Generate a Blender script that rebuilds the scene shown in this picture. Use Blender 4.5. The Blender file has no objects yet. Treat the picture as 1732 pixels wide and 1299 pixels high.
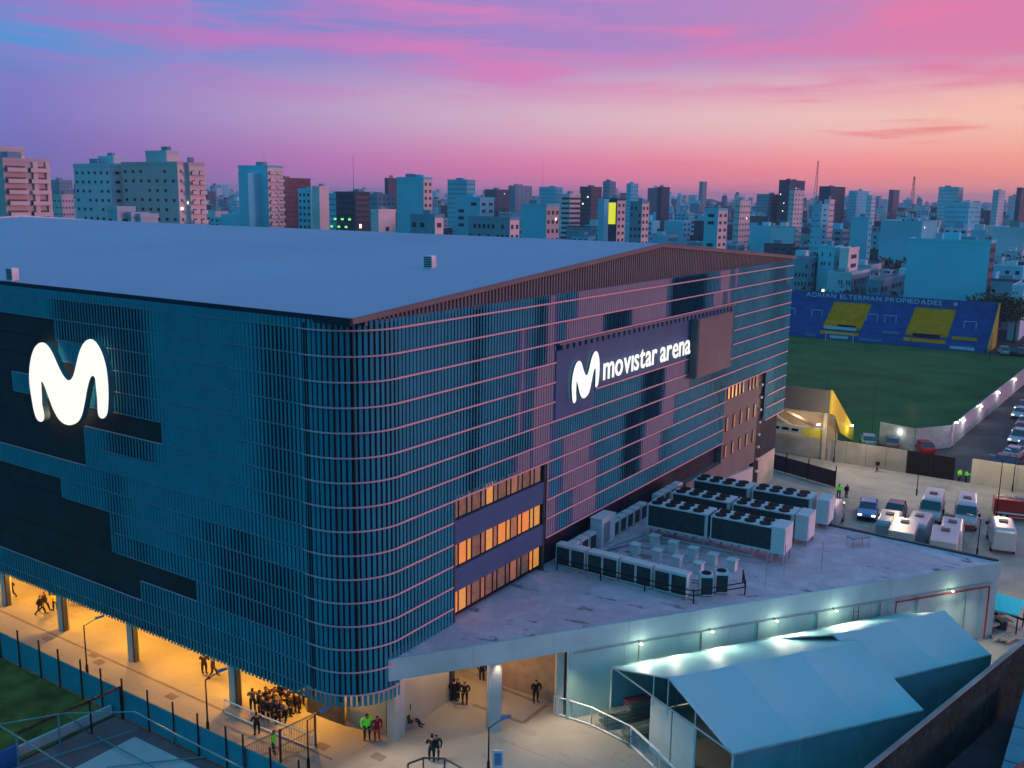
import bpy, bmesh, math, random
from mathutils import Vector, Matrix, noise
R = random.Random(7)
C = bpy.context.scene.collection
SC = bpy.context.scene
def lin(r, g, b):
    return tuple(((c/255)/12.92 if c <= 10 else ((c/255+0.055)/1.055)**2.4) for c in (r, g, b)) + (1,)

# ---------------------------------------------------------------- camera
FPX, PITCH, ROLL, YAW = 1628.25, .1914, .0144, .5841
CAM = Vector((-43.4466, -40.3941, 38.3709))
Fv = Vector((math.cos(PITCH)*math.cos(YAW), math.cos(PITCH)*math.sin(YAW), -math.sin(PITCH)))
Rv = Vector((math.sin(YAW), -math.cos(YAW), 0)); Uv = Rv.cross(Fv)
Rv, Uv = math.cos(ROLL)*Rv+math.sin(ROLL)*Uv, -math.sin(ROLL)*Rv+math.cos(ROLL)*Uv
cd = bpy.data.cameras.new('camera'); cam = bpy.data.objects.new('camera', cd); C.objects.link(cam)
m = Matrix.Identity(4)
for i in range(3):
    m[i][0], m[i][1], m[i][2], m[i][3] = Rv[i], Uv[i], -Fv[i], CAM[i]
cam.matrix_world = m
cd.sensor_width = 36; cd.lens = 36*FPX/1732; cd.clip_start = 1; cd.clip_end = 30000
SC.camera = cam
def hit(u, v, ax, val):
    d = Fv+Rv*((u-866)/FPX)-Uv*((v-649.5)/FPX)
    return CAM+d*((val-CAM[ax])/d[ax])
def at(u, v, z=0.0):
    return hit(u, v, 2, z)

# ---------------------------------------------------------------- sky
W = bpy.data.worlds.new('World'); SC.world = W; W.use_nodes = True
nt = W.node_tree; nt.nodes.clear(); N = nt.nodes.new; LK = nt.links.new
SUN_AZ = math.radians(-28); SUN_EL = math.radians(2.5)
def mth(op, a, b=None, c=None, clamp=False):
    n = N('ShaderNodeMath'); n.operation = op; n.use_clamp = clamp
    for i, x in enumerate((a, b, c)):
        if x is None: continue
        if isinstance(x, (int, float)): n.inputs[i].default_value = x
        else: LK(x, n.inputs[i])
    return n.outputs[0]
tc = N('ShaderNodeTexCoord'); sep = N('ShaderNodeSeparateXYZ'); LK(tc.outputs['Generated'], sep.inputs[0])
X, Y, Z = sep.outputs
hl = mth('SQRT', mth('ADD', mth('MULTIPLY', X, X), mth('ADD', mth('MULTIPLY', Y, Y), 1e-6)))
cs = mth('DIVIDE', mth('ADD', mth('MULTIPLY', X, math.cos(SUN_AZ)), mth('MULTIPLY', Y, math.sin(SUN_AZ))), hl)
T = mth('MULTIPLY_ADD', cs, .5, .5)
def ramp(stops, fac):
    n = N('ShaderNodeValToRGB'); e = n.color_ramp.elements
    while len(e) < len(stops): e.new(.5)
    for el, (p, c) in zip(e, stops): el.position = p; el.color = lin(*c)
    LK(fac, n.inputs[0]); return n.outputs[0]
def mix(f, a, b, mode='MIX'):
    n = N('ShaderNodeMix'); n.data_type = 'RGBA'; n.blend_type = mode
    if isinstance(f, (int, float)): n.inputs[0].default_value = f
    else: LK(f, n.inputs[0])
    LK(a, n.inputs[6]); LK(b, n.inputs[7]); return n.outputs[2]
def sstep(x, a, b):
    n = N('ShaderNodeMapRange'); n.interpolation_type = 'SMOOTHSTEP'; LK(x, n.inputs[0])
    n.inputs[1].default_value = a; n.inputs[2].default_value = b; return n.outputs[0]
el = mth('ARCSINE', mth('MAXIMUM', Z, -0.9))
E0 = ramp([(0, (12, 190, 222)), (.3, (12, 172, 212)), (.42, (60, 122, 190)), (.52, (112, 104, 178)), (.65, (188, 112, 176)), (.76, (232, 122, 160)), (.86, (255, 140, 138)), (.94, (254, 156, 124)), (1, (255, 168, 118))], T)
E1 = ramp([(0, (12, 190, 224)), (.3, (12, 172, 216)), (.42, (66, 128, 198)), (.52, (124, 116, 190)), (.65, (184, 152, 194)), (.76, (216, 178, 194)), (.86, (238, 192, 184)), (.94, (250, 188, 160)), (1, (252, 182, 148))], T)
E2 = ramp([(0, (15, 186, 222)), (.3, (20, 168, 216)), (.42, (56, 136, 206)), (.52, (70, 148, 210)), (.58, (96, 140, 206)), (.65, (132, 130, 198)), (.76, (160, 130, 194)), (.86, (184, 130, 184)), (.94, (198, 124, 170)), (1, (200, 120, 160))], T)
E3 = ramp([(0, (45, 165, 212)), (.5, (74, 160, 216)), (1, (92, 150, 214))], T)
KC = ramp([(0, (40, 140, 200)), (.4, (80, 120, 195)), (.52, (150, 116, 190)), (.65, (194, 120, 186)), (.76, (212, 124, 180)), (.86, (218, 122, 168)), (1, (226, 120, 140))], T)
base = mix(sstep(el, .022, .082), E0, E1)
base = mix(sstep(el, .085, .15), base, E2)
base = mix(sstep(el, .18, .5), base, E3)
cmb = N('ShaderNodeCombineXYZ')
LK(mth('MULTIPLY', X, 2.6), cmb.inputs[0]); LK(mth('MULTIPLY', Y, 2.6), cmb.inputs[1])
LK(mth('ADD', mth('MULTIPLY', Z, 26), mth('MULTIPLY', T, 1.6)), cmb.inputs[2])
def cloud(scale, off, lo, hi, det=4):
    mp = N('ShaderNodeMapping'); mp.inputs['Location'].default_value = off; LK(cmb.outputs[0], mp.inputs[0])
    nz = N('ShaderNodeTexNoise'); nz.inputs['Scale'].default_value = scale; nz.inputs['Detail'].default_value = det
    nz.inputs['Roughness'].default_value = .55; nz.inputs['Distortion'].default_value = .35
    LK(mp.outputs[0], nz.inputs[0]); return sstep(nz.outputs[0], lo, hi)
c1 = cloud(1.0, (3.1, 1.2, .4), .43, .58)
c2 = cloud(2.3, (7.3, 2.2, 1.7), .46, .62, 6)
band = mth('MULTIPLY', sstep(el, .075, .125), mth('SUBTRACT', 1, sstep(el, .22, .45)))
cm = mth('MULTIPLY', mth('MULTIPLY', mth('ADD', mth('MULTIPLY', c1, .75), mth('MULTIPLY', c2, .35), None, True), band), .95, None, True)
col = mix(cm, base, KC)
low = mth('MULTIPLY', mth('MULTIPLY', cloud(1.7, (1.3, 5.2, 3.3), .55, .70), sstep(el, .02, .04)), mth('MULTIPLY', sstep(T, .7, .9), .75))
RC = ramp([(0, (230, 110, 120)), (1, (236, 112, 118))], T)
col = mix(mth('MULTIPLY', low, mth('SUBTRACT', 1, band)), col, RC)
nis = N('ShaderNodeTexSky'); nis.sky_type = 'NISHITA'; nis.sun_disc = False
nis.sun_elevation = SUN_EL; nis.sun_rotation = math.pi/2-SUN_AZ
nb = N('ShaderNodeBackground'); LK(nis.outputs[0], nb.inputs[0]); nb.inputs[1].default_value = .0012
bg = N('ShaderNodeBackground'); LK(col, bg.inputs[0]); bg.inputs[1].default_value = 1.0
ads = N('ShaderNodeAddShader'); LK(bg.outputs[0], ads.inputs[0]); LK(nb.outputs[0], ads.inputs[1])
wo = N('ShaderNodeOutputWorld'); LK(ads.outputs[0], wo.inputs[0])

# afterglow just past sunset: one weak, wide, pink sun
sl = bpy.data.lights.new('sun', 'SUN'); sl.energy = 2.3; sl.angle = math.radians(16); sl.color = (1, .36, .46)
so = bpy.data.objects.new('sun', sl); C.objects.link(so)
sd = Vector((math.cos(SUN_AZ-.45), math.sin(SUN_AZ-.45), math.tan(SUN_EL)))
so.rotation_euler = sd.to_track_quat('Z', 'Y').to_euler()
SC.view_settings.view_transform = 'Standard'; SC.view_settings.look = 'None'
SC.view_settings.exposure = 0.13; SC.view_settings.gamma = 1; SC.view_settings.use_curve_mapping = False
SC.cycles.use_denoising = True
SC.cycles.max_bounces = 5; SC.cycles.diffuse_bounces = 3; SC.cycles.glossy_bounces = 3
SC.cycles.sample_clamp_indirect = 4

HAZE = 1.5e-4
# ---------------------------------------------------------------- helpers
def tag(o, label=None, cat=None, group=None, kind=None):
    if label: o['label'] = label
    if cat: o['category'] = cat
    if group: o['group'] = group
    if kind: o['kind'] = kind
    return o
def thing(name, label, cat, loc=(0, 0, 0), rz=0, group=None):
    o = bpy.data.objects.new(name, None); C.objects.link(o); o.location = loc; o.rotation_euler = (0, 0, rz)
    o.empty_display_size = .3
    return tag(o, label, cat, group)
WL = {}
class MB:
    def __init__(s): s.v = []; s.f = []; s.m = []
    def quad(s, pts, mi=0):
        n = len(s.v); s.v += [tuple(p) for p in pts]; s.f.append(tuple(range(n, n+len(pts)))); s.m.append(mi)
    def box(s, x0, y0, z0, x1, y1, z1, mi=0):
        n = len(s.v)
        s.v += [(x, y, z) for z in (z0, z1) for x, y in ((x0, y0), (x1, y0), (x1, y1), (x0, y1))]
        for f in ((0, 3, 2, 1), (4, 5, 6, 7), (0, 1, 5, 4), (1, 2, 6, 5), (2, 3, 7, 6), (3, 0, 4, 7)):
            s.f.append(tuple(n+i for i in f)); s.m.append(mi)
        return s
    def obox(s, c, dx, dy, dz, rz=0, mi=0):
        n = len(s.v); ca, sa = math.cos(rz), math.sin(rz)
        for z in (-dz/2, dz/2):
            for x, y in ((-dx/2, -dy/2), (dx/2, -dy/2), (dx/2, dy/2), (-dx/2, dy/2)):
                s.v.append((c[0]+x*ca-y*sa, c[1]+x*sa+y*ca, c[2]+z))
        for f in ((0, 3, 2, 1), (4, 5, 6, 7), (0, 1, 5, 4), (1, 2, 6, 5), (2, 3, 7, 6), (3, 0, 4, 7)):
            s.f.append(tuple(n+i for i in f)); s.m.append(mi)
        return s
    def tube(s, p, q, r, k=6, mi=0, r2=None):
        p, q = Vector(p), Vector(q); d = (q-p).normalized(); r2 = r if r2 is None else r2
        a = d.orthogonal().normalized(); b = d.cross(a); n = len(s.v)
        for o, rr in ((p, r), (q, r2)):
            for i in range(k):
                t = 2*math.pi*i/k; s.v.append(tuple(o+(a*math.cos(t)+b*math.sin(t))*rr))
        for i in range(k):
            j = (i+1) % k; s.f.append((n+i, n+j, n+k+j, n+k+i)); s.m.append(mi)
        s.f.append(tuple(n+i for i in reversed(range(k)))); s.f.append(tuple(n+k+i for i in range(k))); s.m += [mi, mi]
        return s
    def prism(s, pts, z0, z1, mi=0):
        n = len(s.v); k = len(pts)
        s.v += [(p[0], p[1], z0) for p in pts]+[(p[0], p[1], z1) for p in pts]
        for i in range(k):
            j = (i+1) % k; s.f.append((n+i, n+j, n+k+j, n+k+i)); s.m.append(mi)
        s.f.append(tuple(n+i for i in reversed(range(k)))); s.f.append(tuple(n+k+i for i in range(k))); s.m += [mi, mi]
        return s
    def mesh(s, name, mats):
        me = bpy.data.meshes.new(name); me.from_pydata(s.v, [], s.f)
        for a in (mats if isinstance(mats, (list, tuple)) else [mats]): me.materials.append(a)
        if any(s.m): me.polygons.foreach_set('material_index', s.m)
        bm = bmesh.new(); bm.from_mesh(me); bmesh.ops.recalc_face_normals(bm, faces=bm.faces); bm.to_mesh(me); bm.free()
        return me
    def build(s, name, mats, parent=None, world=True):
        """world=True: coordinates are world ones; the parent chain only translates"""
        off = Vector((0, 0, 0)); p = parent
        if world:
            while p is not None: off += p.location; p = p.parent
            if off.length: s.v = [(a-off.x, b-off.y, c-off.z) for a, b, c in s.v]
        o = bpy.data.objects.new(name, s.mesh(name, mats)); C.objects.link(o); o.parent = parent
        return o
def link(name, me, parent=None, loc=(0, 0, 0), rz=0):
    o = bpy.data.objects.new(name, me); C.objects.link(o); o.parent = parent; o.location = loc; o.rotation_euler = (0, 0, rz); return o
def kids(o): return [c for c in bpy.data.objects if c.parent == o]
def copy_tree(o, parent=None, ch=None):
    c = o.copy(); C.objects.link(c); c.parent = parent
    for k in (ch or {}).get(o, []): copy_tree(k, c, ch)
    return c
def tree_of(o):
    d = {}
    for b in bpy.data.objects:
        if b.parent: d.setdefault(b.parent, []).append(b)
    return d

def mat(name, c, rough=.7, metal=0, var=.18, scale=1.5, bump=0, bscale=8, emit=None, es=1, spec=.12, stain=0, spots=0):
    M = bpy.data.materials.new(name); M.use_nodes = True; t = M.node_tree; b = t.nodes['Principled BSDF']
    c4 = (c[0], c[1], c[2], 1)
    b.inputs['Roughness'].default_value = rough; b.inputs['Metallic'].default_value = metal
    b.inputs['Specular IOR Level'].default_value = spec
    co = t.nodes.new('ShaderNodeTexCoord'); ge = t.nodes.new('ShaderNodeNewGeometry')
    n = t.nodes.new('ShaderNodeTexNoise'); n.inputs['Scale'].default_value = scale; n.inputs['Detail'].default_value = 5
    t.links.new(ge.outputs['Position'], n.inputs[0])
    r = t.nodes.new('ShaderNodeValToRGB'); e = r.color_ramp.elements
    e[0].position = .3; e[1].position = .72
    e[0].color = tuple(x*(1-var) for x in c[:3])+(1,); e[1].color = tuple(min(1, x*(1+var)) for x in c[:3])+(1,)
    t.links.new(n.outputs[0], r.inputs[0]); out = r.outputs[0]
    if stain:
        n2 = t.nodes.new('ShaderNodeTexNoise'); n2.inputs['Scale'].default_value = scale*.22; n2.inputs['Detail'].default_value = 7
        n2.inputs['Distortion'].default_value = .8
        t.links.new(ge.outputs['Position'], n2.inputs[0])
        r2 = t.nodes.new('ShaderNodeValToRGB'); e = r2.color_ramp.elements; e[0].position = .42; e[1].position = .60
        e[0].color = (1-stain,)*3+(1,); e[1].color = (1, 1, 1, 1); t.links.new(n2.outputs[0], r2.inputs[0])
        mx = t.nodes.new('ShaderNodeMix'); mx.data_type = 'RGBA'; mx.blend_type = 'MULTIPLY'; mx.inputs[0].default_value = 1
        t.links.new(out, mx.inputs[6]); t.links.new(r2.outputs[0], mx.inputs[7]); out = mx.outputs[2]
    if spots:
        mp = t.nodes.new('ShaderNodeMapping'); mp.inputs['Scale'].default_value = (1, .45, 1); mp.inputs['Rotation'].default_value = (0, 0, .6); t.links.new(ge.outputs['Position'], mp.inputs[0])
        n3 = t.nodes.new('ShaderNodeTexNoise'); n3.inputs['Scale'].default_value = .8; n3.inputs['Detail'].default_value = 8; n3.inputs['Roughness'].default_value = .62; n3.inputs['Distortion'].default_value = .5
        t.links.new(mp.outputs[0], n3.inputs[0])
        r3 = t.nodes.new('ShaderNodeValToRGB'); e = r3.color_ramp.elements; e[0].position = .60; e[1].position = .66
        e[0].color = (1, 1, 1, 1); e[1].color = (1-spots,)*3+(1,); t.links.new(n3.outputs[0], r3.inputs[0])
        mx = t.nodes.new('ShaderNodeMix'); mx.data_type = 'RGBA'; mx.blend_type = 'MULTIPLY'; mx.inputs[0].default_value = 1
        t.links.new(out, mx.inputs[6]); t.links.new(r3.outputs[0], mx.inputs[7]); out = mx.outputs[2]
    t.links.new(out, b.inputs['Base Color'])
    if bump:
        nb_ = t.nodes.new('ShaderNodeTexNoise'); nb_.inputs['Scale'].default_value = bscale; t.links.new(ge.outputs['Position'], nb_.inputs[0])
        bp = t.nodes.new('ShaderNodeBump'); bp.inputs['Strength'].default_value = bump; bp.inputs['Distance'].default_value = .05
        t.links.new(nb_.outputs[0], bp.inputs['Height']); t.links.new(bp.outputs[0], b.inputs['Normal'])
    if emit:
        b.inputs['Emission Color'].default_value = tuple(emit[:3])+(1,); b.inputs['Emission Strength'].default_value = es
    return M
def lamp(name, loc, e, col, r=.15, kind='POINT', parent=None, aim=None, spot=120):
    l = bpy.data.lights.new(name, kind); l.energy = e; l.color = col; l.shadow_soft_size = r
    o = bpy.data.objects.new(name, l); C.objects.link(o)
    off = Vector((0, 0, 0)); p = parent
    while p is not None: off += p.location; p = p.parent
    o.location = Vector(loc)-off; o.parent = parent
    if kind == 'SPOT':
        l.spot_size = math.radians(spot); l.spot_blend = .6; o.rotation_euler = Vector(aim).to_track_quat('-Z', 'Y').to_euler()
    return o

M = {}
def defm(k, *a, **kw): M[k] = mat(k, *a, **kw)
defm('fin', (.010, .225, .29), .6, 0, var=.12, scale=.6, spec=.12)
defm('fin_half_sheen', (.065, .155, .26), .6, 0, var=.08, scale=.6)  # half tone at the rim of the painted sky reflection
defm('fin_sky_sheen', (.21, .215, .26), .6, 0, var=.06, scale=.6, spec=.2)  # paler colour stands in for sky reflected by the fins
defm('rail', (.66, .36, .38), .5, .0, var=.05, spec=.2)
defm('dark_wall', (.02, .028, .045), .75, var=.3, scale=.4)
defm('navy_panel', (.05, .11, .2), .6, var=.12, scale=.3)
defm('roof_membrane', (.46, .42, .53), .8, var=.05, scale=.05, stain=.05)
defm('brown_clad', (.17, .155, .145), .7, var=.1, scale=.3)
defm('copper_trim', (.5, .3, .28), .5, .2)
defm('screen', (.03, .032, .036), .75, var=.25, scale=.3)
defm('sign_side', (.1, .2, .22), .5)
defm('sign_lit', (.1, .1, .1), .5, emit=(1, .96, .86), es=.97, var=.02)
defm('sign_lit_s', (.1, .1, .1), .5, emit=(1, .98, .9), es=1.0, var=.02)
defm('concrete', (.34, .33, .31), .85, var=.14, scale=.5, bump=.2, stain=.25)
defm('concrete_pale', (.38, .6, .57), .85, var=.1, scale=.4, stain=.18)
defm('plaza', (.36, .335, .30), .85, var=.08, scale=.35, bump=.12, stain=.14, spots=.18)
defm('yard', (.36, .34, .31), .88, var=.12, scale=.3, bump=.12, stain=.22)
defm('inlay', (.20, .165, .14), .8)
defm('side_brown', (.34, .24, .16), .8)
defm('fence_brown', (.07, .05, .055), .8)
defm('pitch_wall', (.36, .42, .42), .8, stain=.15)
defm('asphalt', (.07, .07, .075), .9, var=.2, scale=.4, bump=.3, stain=.3)
defm('city_ground', (.06, .065, .06), .95, var=.4, scale=.02)
defm('annex_roof', (.66, .52, .56), .85, var=.08, scale=1.5, stain=.18, spots=.6)
defm('white_wall', (.5, .52, .5), .8, var=.08, scale=.4, stain=.12)
defm('beige_wall', (.5, .46, .38), .8, var=.1, scale=.4, stain=.15)
defm('black_metal', (.015, .015, .018), .5, .3)
defm('gunmetal', (.07, .08, .09), .5, .4)
defm('white_metal', (.62, .62, .62), .45, .1)
defm('rail_white', (.8, .8, .8), .5)
defm('galv', (.4, .42, .42), .4, .6)
defm('ivy_wall', (.012, .045, .035), .9, var=.5, scale=2, bump=.6, stain=.4)
defm('blue_panel', (.01, .24, .3), .6, var=.14, scale=.5)
defm('lawn', (.2, .14, .03), .95, var=.45, scale=.6, bump=.5, stain=.35)
defm('pitch', (.06, .135, .035), .95, var=.25, scale=.12, stain=.25)
defm('court', (.8, .52, .5), .8, var=.12, scale=.3)
defm('court_edge', (.3, .13, .13), .85, var=.15, scale=.5)
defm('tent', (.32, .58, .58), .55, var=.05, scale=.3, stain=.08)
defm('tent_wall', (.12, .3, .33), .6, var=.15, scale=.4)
defm('tent_frame', (.2, .32, .32), .6)
defm('unit_white', (.6, .63, .62), .55, var=.06, scale=1)
defm('unit_dark', (.03, .055, .06), .6, var=.3, scale=4)
defm('fan_black', (.01, .012, .014), .6)
defm('pipe', (.35, .37, .38), .4, .5)
defm('stand_blue', (.004, .10, .30), .7, var=.2, scale=.4)
defm('stand_yellow', (1, .30, .005), .7, var=.15, scale=.6)
defm('stand_end', (.3, .30, .05), .7)
defm('yellow_wall', (.6, .5, .05), .7, var=.1)
defm('letter_pale', (.45, .55, .6), .7)
defm('glass', (.02, .035, .05), .08, 0, var=.1, spec=.8)
defm('tyre', (.012, .012, .012), .8)
defm('skin', (.35, .2, .14), .6)
for k, c in dict(black=(.012, .012, .015), charcoal=(.03, .03, .035), navy=(.015, .02, .05), green=(.12, .75, .03), red=(.35, .01, .03), brown=(.06, .04, .025), grey=(.14, .14, .14), yellow=(.7, .55, .02), white=(.6, .6, .6), olive=(.05, .05, .03)).items():
    defm('cloth_'+k, c, .85, var=.2, scale=6)
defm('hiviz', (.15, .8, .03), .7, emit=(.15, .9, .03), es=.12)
defm('hair', (.012, .009, .007), .7)
for k, c in dict(white=(.42, .43, .46), silver=(.35, .36, .38), black=(.012, .012, .015), navy=(.02, .03, .09), red=(.4, .012, .01), blue=(.05, .22, .45), teal=(.05, .25, .28), grey=(.12, .12, .13)).items():
    defm('paint_'+k, c, .3, .1, var=.04, spec=.6)
defm('lamp_glow', (.9, .9, .8), emit=(1, .93, .75), es=4)
defm('lamp_warm', (.9, .8, .5), emit=(1, .6, .2), es=14)
defm('head_lit', (.9, .9, .9), .3, emit=(.9, .95, 1), es=2)
defm('tail_red', (.5, .01, .01), .3)
defm('wood', (.2, .14, .08), .8, var=.3, scale=3)
defm('wood_pale', (.42, .36, .28), .8, var=.2, scale=3)
defm('tarp_cyan', (.03, .62, .72), .5, var=.08, scale=3)
defm('pipe_red', (.4, .03, .03), .5)
defm('barrier', (.2, .25, .23), .6, .2)
defm('orange_sign', (.8, .12, .02), .6, emit=(1, .12, .02), es=.5)
def emis(name, c, s):
    M[name] = mat(name, (.3, .2, .1), .3, emit=c, es=s, var=.3, scale=2); return M[name]
PANES = [emis('pane_orange', (1, .26, .02), .62), emis('pane_amber', (1, .40, .05), .5), emis('pane_dim', (.75, .28, .12), .2), emis('pane_rose', (.8, .22, .12), .22), emis('pane_grey', (.30, .2, .2), .2), emis('pane_dark', (.2, .12, .12), .1)]

# ---------------------------------------------------------------- ground sheets
def sheet(name, pts, z, mt, kind='structure', label=None):
    b = MB(); b.quad([(x, y, z) for x, y in pts]); o = b.build(name, mt); o['kind'] = kind
    if label: o['label'] = label
    return o
sheet('ground', [(-9000, -9000), (12000, -9000), (12000, 12000), (-9000, 12000)], -.02, M['city_ground'])
sheet('plaza_pavement', [(-4.4, 130), (-4.4, -60), (50, -60), (50, 1), (9, 130)], 0, M['plaza'])
sheet('lawn', [(-60, 130), (-60, 20.8), (-4.7, 20.4), (-4.7, 130)], 0, M['lawn'])
sheet('court_border', [(-40, 20.2), (-40, -30), (-4.7, -30), (-4.7, 20.2)], -.004, M['court_edge'])
sheet('court', (lambda a, c, d: [tuple(a[:2]), tuple((a+(c-a)*5)[:2]), tuple((a+(c-a)*5+(d-a)*5)[:2]), tuple((a+(d-a)*5)[:2])])(at(228, 1246), at(120, 1302), at(345, 1303)), 0, M['court'])
sheet('service_yard', [(50, -60), (100.5, -60), (100.5, 40), (50, 40)], -.008, M['concrete'])
sheet('football_pitch', [(100.8, 100), (100.8, -2), (114.5, -12.3), (120.4, -16.6), (233, -21), (233, 100)], 0, M['pitch'])
sheet('parking_lot', [(100.8, -3), (114.5, -12.6), (120.4, -16.9), (250, -21.5), (250, -120), (100.8, -120)], .004, M['asphalt'])

# yard slabs
yp = thing('yard_pavement', None, None, (50, -60, 0)); yp['kind'] = 'structure'
for i in range(9):
    for j in range(9):
        x0 = 49.8+i*5.63; y0 = -44+j*5.9
        if x0 > 100.4: continue
        b = MB(); b.box(x0+.03, y0+.03, -.2, min(x0+5.6, 100.4), y0+5.87, .006+.004*R.random()); b.build('slab', M['yard'], yp)

# ---------------------------------------------------------------- ARENA
EX, EY = 86.0, 114.0
arena = thing('arena_building', 'huge arena with rounded corner wrapped in vertical metal fins under a low pale gabled roof', 'arena', (45, 50, 0))
RC_ = 4.0
def fpath(s, off=0.0):
    """point and outward normal along the facade; s=0 at arc start on left face (y=RC_), s<0 up the left face"""
    A = RC_*math.pi/2
    if s < 0: p = Vector((0, RC_-s, 0)); n = Vector((-1, 0, 0))
    elif s < A:
        t = math.pi+s/RC_; n = Vector((math.cos(t), math.sin(t), 0)); p = Vector((RC_, RC_, 0))+n*RC_
    else: p = Vector((RC_+s-A, 0, 0)); n = Vector((0, -1, 0))
    return p+n*off, n
ARC = RC_*math.pi/2
RING = [30-1.66*k for k in range(16)]
# shell wall
out = [(.8, EY), (.8, RC_)]+[(RC_+(RC_-.8)*math.cos(math.pi+t*math.pi/16), RC_+(RC_-.8)*math.sin(math.pi+t*math.pi/16)) for t in range(1, 8)]+[(RC_, .8), (EX-.3, .8), (EX-.3, EY)]
b = MB(); b.prism(out, 4.55, 30.55); b.build('wall', M['dark_wall'], arena)
b = MB(); b.box(5.5, 5.0, 0, EX-.3, EY, 4.55); b.build('ground_floor', M['beige_wall'], arena)
b = MB(); b.box(16.0, .8, 0, EX-.3, 5, 4.55); b.build('ground_floor', M['beige_wall'], arena)
# roof
zr, ze = 34.1, 30.85
b = MB()
xl, xr, xm = .25, 88.0, 45.0
y0, y1 = .45, EY+.6
b.quad([(xl, y0, ze), (xm, y0, zr), (xm, y1, zr), (xl, y1, ze)])
b.quad([(xm, y0, zr), (xr, y0, ze+.2), (xr, y1, ze+.2), (xm, y1, zr)])
b.quad([(xl, y0, ze-.3), (xl, y0, ze), (xl, y1, ze), (xl, y1, ze-.3)])
b.quad([(xl, y0, ze-.3), (xm, y0, zr-.3), (xr, y0, ze-.1), (xr, y0, ze+.2), (xm, y0, zr), (xl, y0, ze)])
b.quad([(xl, y1, ze-.3), (xm, y1, zr-.3), (xr, y1, ze-.1), (xr, y1, ze+.2), (xm, y1, zr), (xl, y1, ze)])
b.quad([(xl, y0, ze-.3), (xr, y0, ze-.3), (xr, y1, ze-.3), (xl, y1, ze-.3)])
roof = b.build('roof', M['roof_membrane'], arena)
b = MB(); b.box(.0, .3, 30.45, .24, y1, 30.92); b.build('eave_fascia', M['dark_wall'], arena)
b = MB()
b.tube((.3, .42, ze+.02), (xm, .42, zr+.02), .05); b.tube((xm, .42, zr+.02), (xr, .42, ze+.22), .05)
b.build('gable_trim', M['brown_clad'], arena)
b = MB(); b.box(xl, y1-.3, ze, xl+.1, y1, ze+.1); 
b.tube((.3, y1, ze+.1), (xm, y1, zr+.15), .18); b.tube((xm, y1, zr+.15), (xr, y1, ze+.3), .18)
b.build('gable_trim', M['white_metal'], arena)
b = MB()
b.v = [(xl-.02, .4, ze-.34), (xm, .4, zr-.34), (xr+.02, .4, ze-.14), (xr+.02, .4, ze+.16), (xm, .4, zr-.03), (xl-.02, .4, ze-.03)]
b.v += [(x_, .44, z_) for x_, y_, z_ in b.v]; b.f = [(0, 1, 4, 5), (1, 2, 3, 4), (6, 7, 10, 11), (7, 8, 9, 10), (0, 5, 11, 6), (2, 3, 9, 8), (5, 4, 10, 11), (4, 3, 9, 10), (0, 1, 7, 6), (1, 2, 8, 7)]; b.m = [0]*10
b.build('verge_board', M['brown_clad'], arena)
# ribbed gable cladding
def rz_(x): return ze-.32+(zr-ze)*(x-xl)/(xm-xl) if x < xm else zr-.32+(ze+.2-zr)*(x-xm)/(xr-xm)
b = MB(); x = 1.2
while x < 87.2:
    h0, h1 = rz_(x), rz_(x+.24)
    if h0 > 30.6:
        for (xa, xb, yy) in ((x, x+.22, .55), (x+.22, x+.44, .68)):
            b.quad([(xa, yy, 30.3), (xb, yy, 30.3), (xb, yy, rz_(xb)), (xa, yy, rz_(xa))])
        b.quad([(x+.22, .55, 30.3), (x+.22, .68, 30.3), (x+.22, .68, rz_(x+.22)), (x+.22, .55, rz_(x+.22))])
        b.quad([(x, .55, 30.3), (x, .68, 30.3), (x, .68, rz_(x)), (x, .55, rz_(x))])
    x += .44
b.build('gable_cladding', M['brown_clad'], arena)['kind'] = 'stuff'

# regions on the left face given as (y above which, rows) and on the right face
def left_open(y, r):       # dark screens: no fins there
    lim = {1: 32.1, 2: 31.9, 3: 30.0, 5: 19.1, 6: 29.3, 7: 29.3, 9: 32.9, 10: 26.3, 11: 26.3, 12: 16.3, 13: 23.0}
    if r == 4: return y > 39.0
    return r in lim and y > lim[r]
RO = [(24.1, 53.2, 2, 5.0), (53.2, 64.2, 2, 6.3)]
def right_open(x, r):
    if r >= 8 and 10.3 < x < 23.0: return True
    if r >= 12 and x > 23: return True
    if r >= 14: return x > 3.2
    if 24.1 < x < 64.2 and r in (2, 3): return True
    if 24.1 < x < 64.2 and r == 4: return True
    if 24.1 < x < 30.6 and r == 5: return True
    if 53.4 < x < 64.2 and r in (5,): return True
    if r >= 8 and 63.4 < x < 77.6: return True
    return False
def pxr(*a):   # painted sky-sheen / dark zones read off the facade as (x0,x1,z0,z1)
    return a
SHEEN = [(27, 46.5, 29.9, 31), (27, 45, 28.3, 30), (25.2, 32, 26.7, 28.4), (37.5, 45.5, 26.7, 28.4), (59, 62.3, 28.0, 31), (63.6, 64.8, 28.0, 31), (57.5, 60.5, 26.7, 28.3), (61.5, 62.8, 26.7, 28.3),
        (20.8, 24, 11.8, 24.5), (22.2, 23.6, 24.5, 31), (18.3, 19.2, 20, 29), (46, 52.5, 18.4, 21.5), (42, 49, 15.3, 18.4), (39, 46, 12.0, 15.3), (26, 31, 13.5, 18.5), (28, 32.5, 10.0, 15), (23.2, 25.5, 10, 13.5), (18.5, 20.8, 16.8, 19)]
DARKR = [(32.2, 37.3, 26.7, 28.4), (46, 55, 25, 31), (40.8, 45.6, 16.8, 21.5), (37.2, 41.5, 12, 18.4), (12, 13.2, 10, 31), (20.5, 22, 25, 31)]
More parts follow.
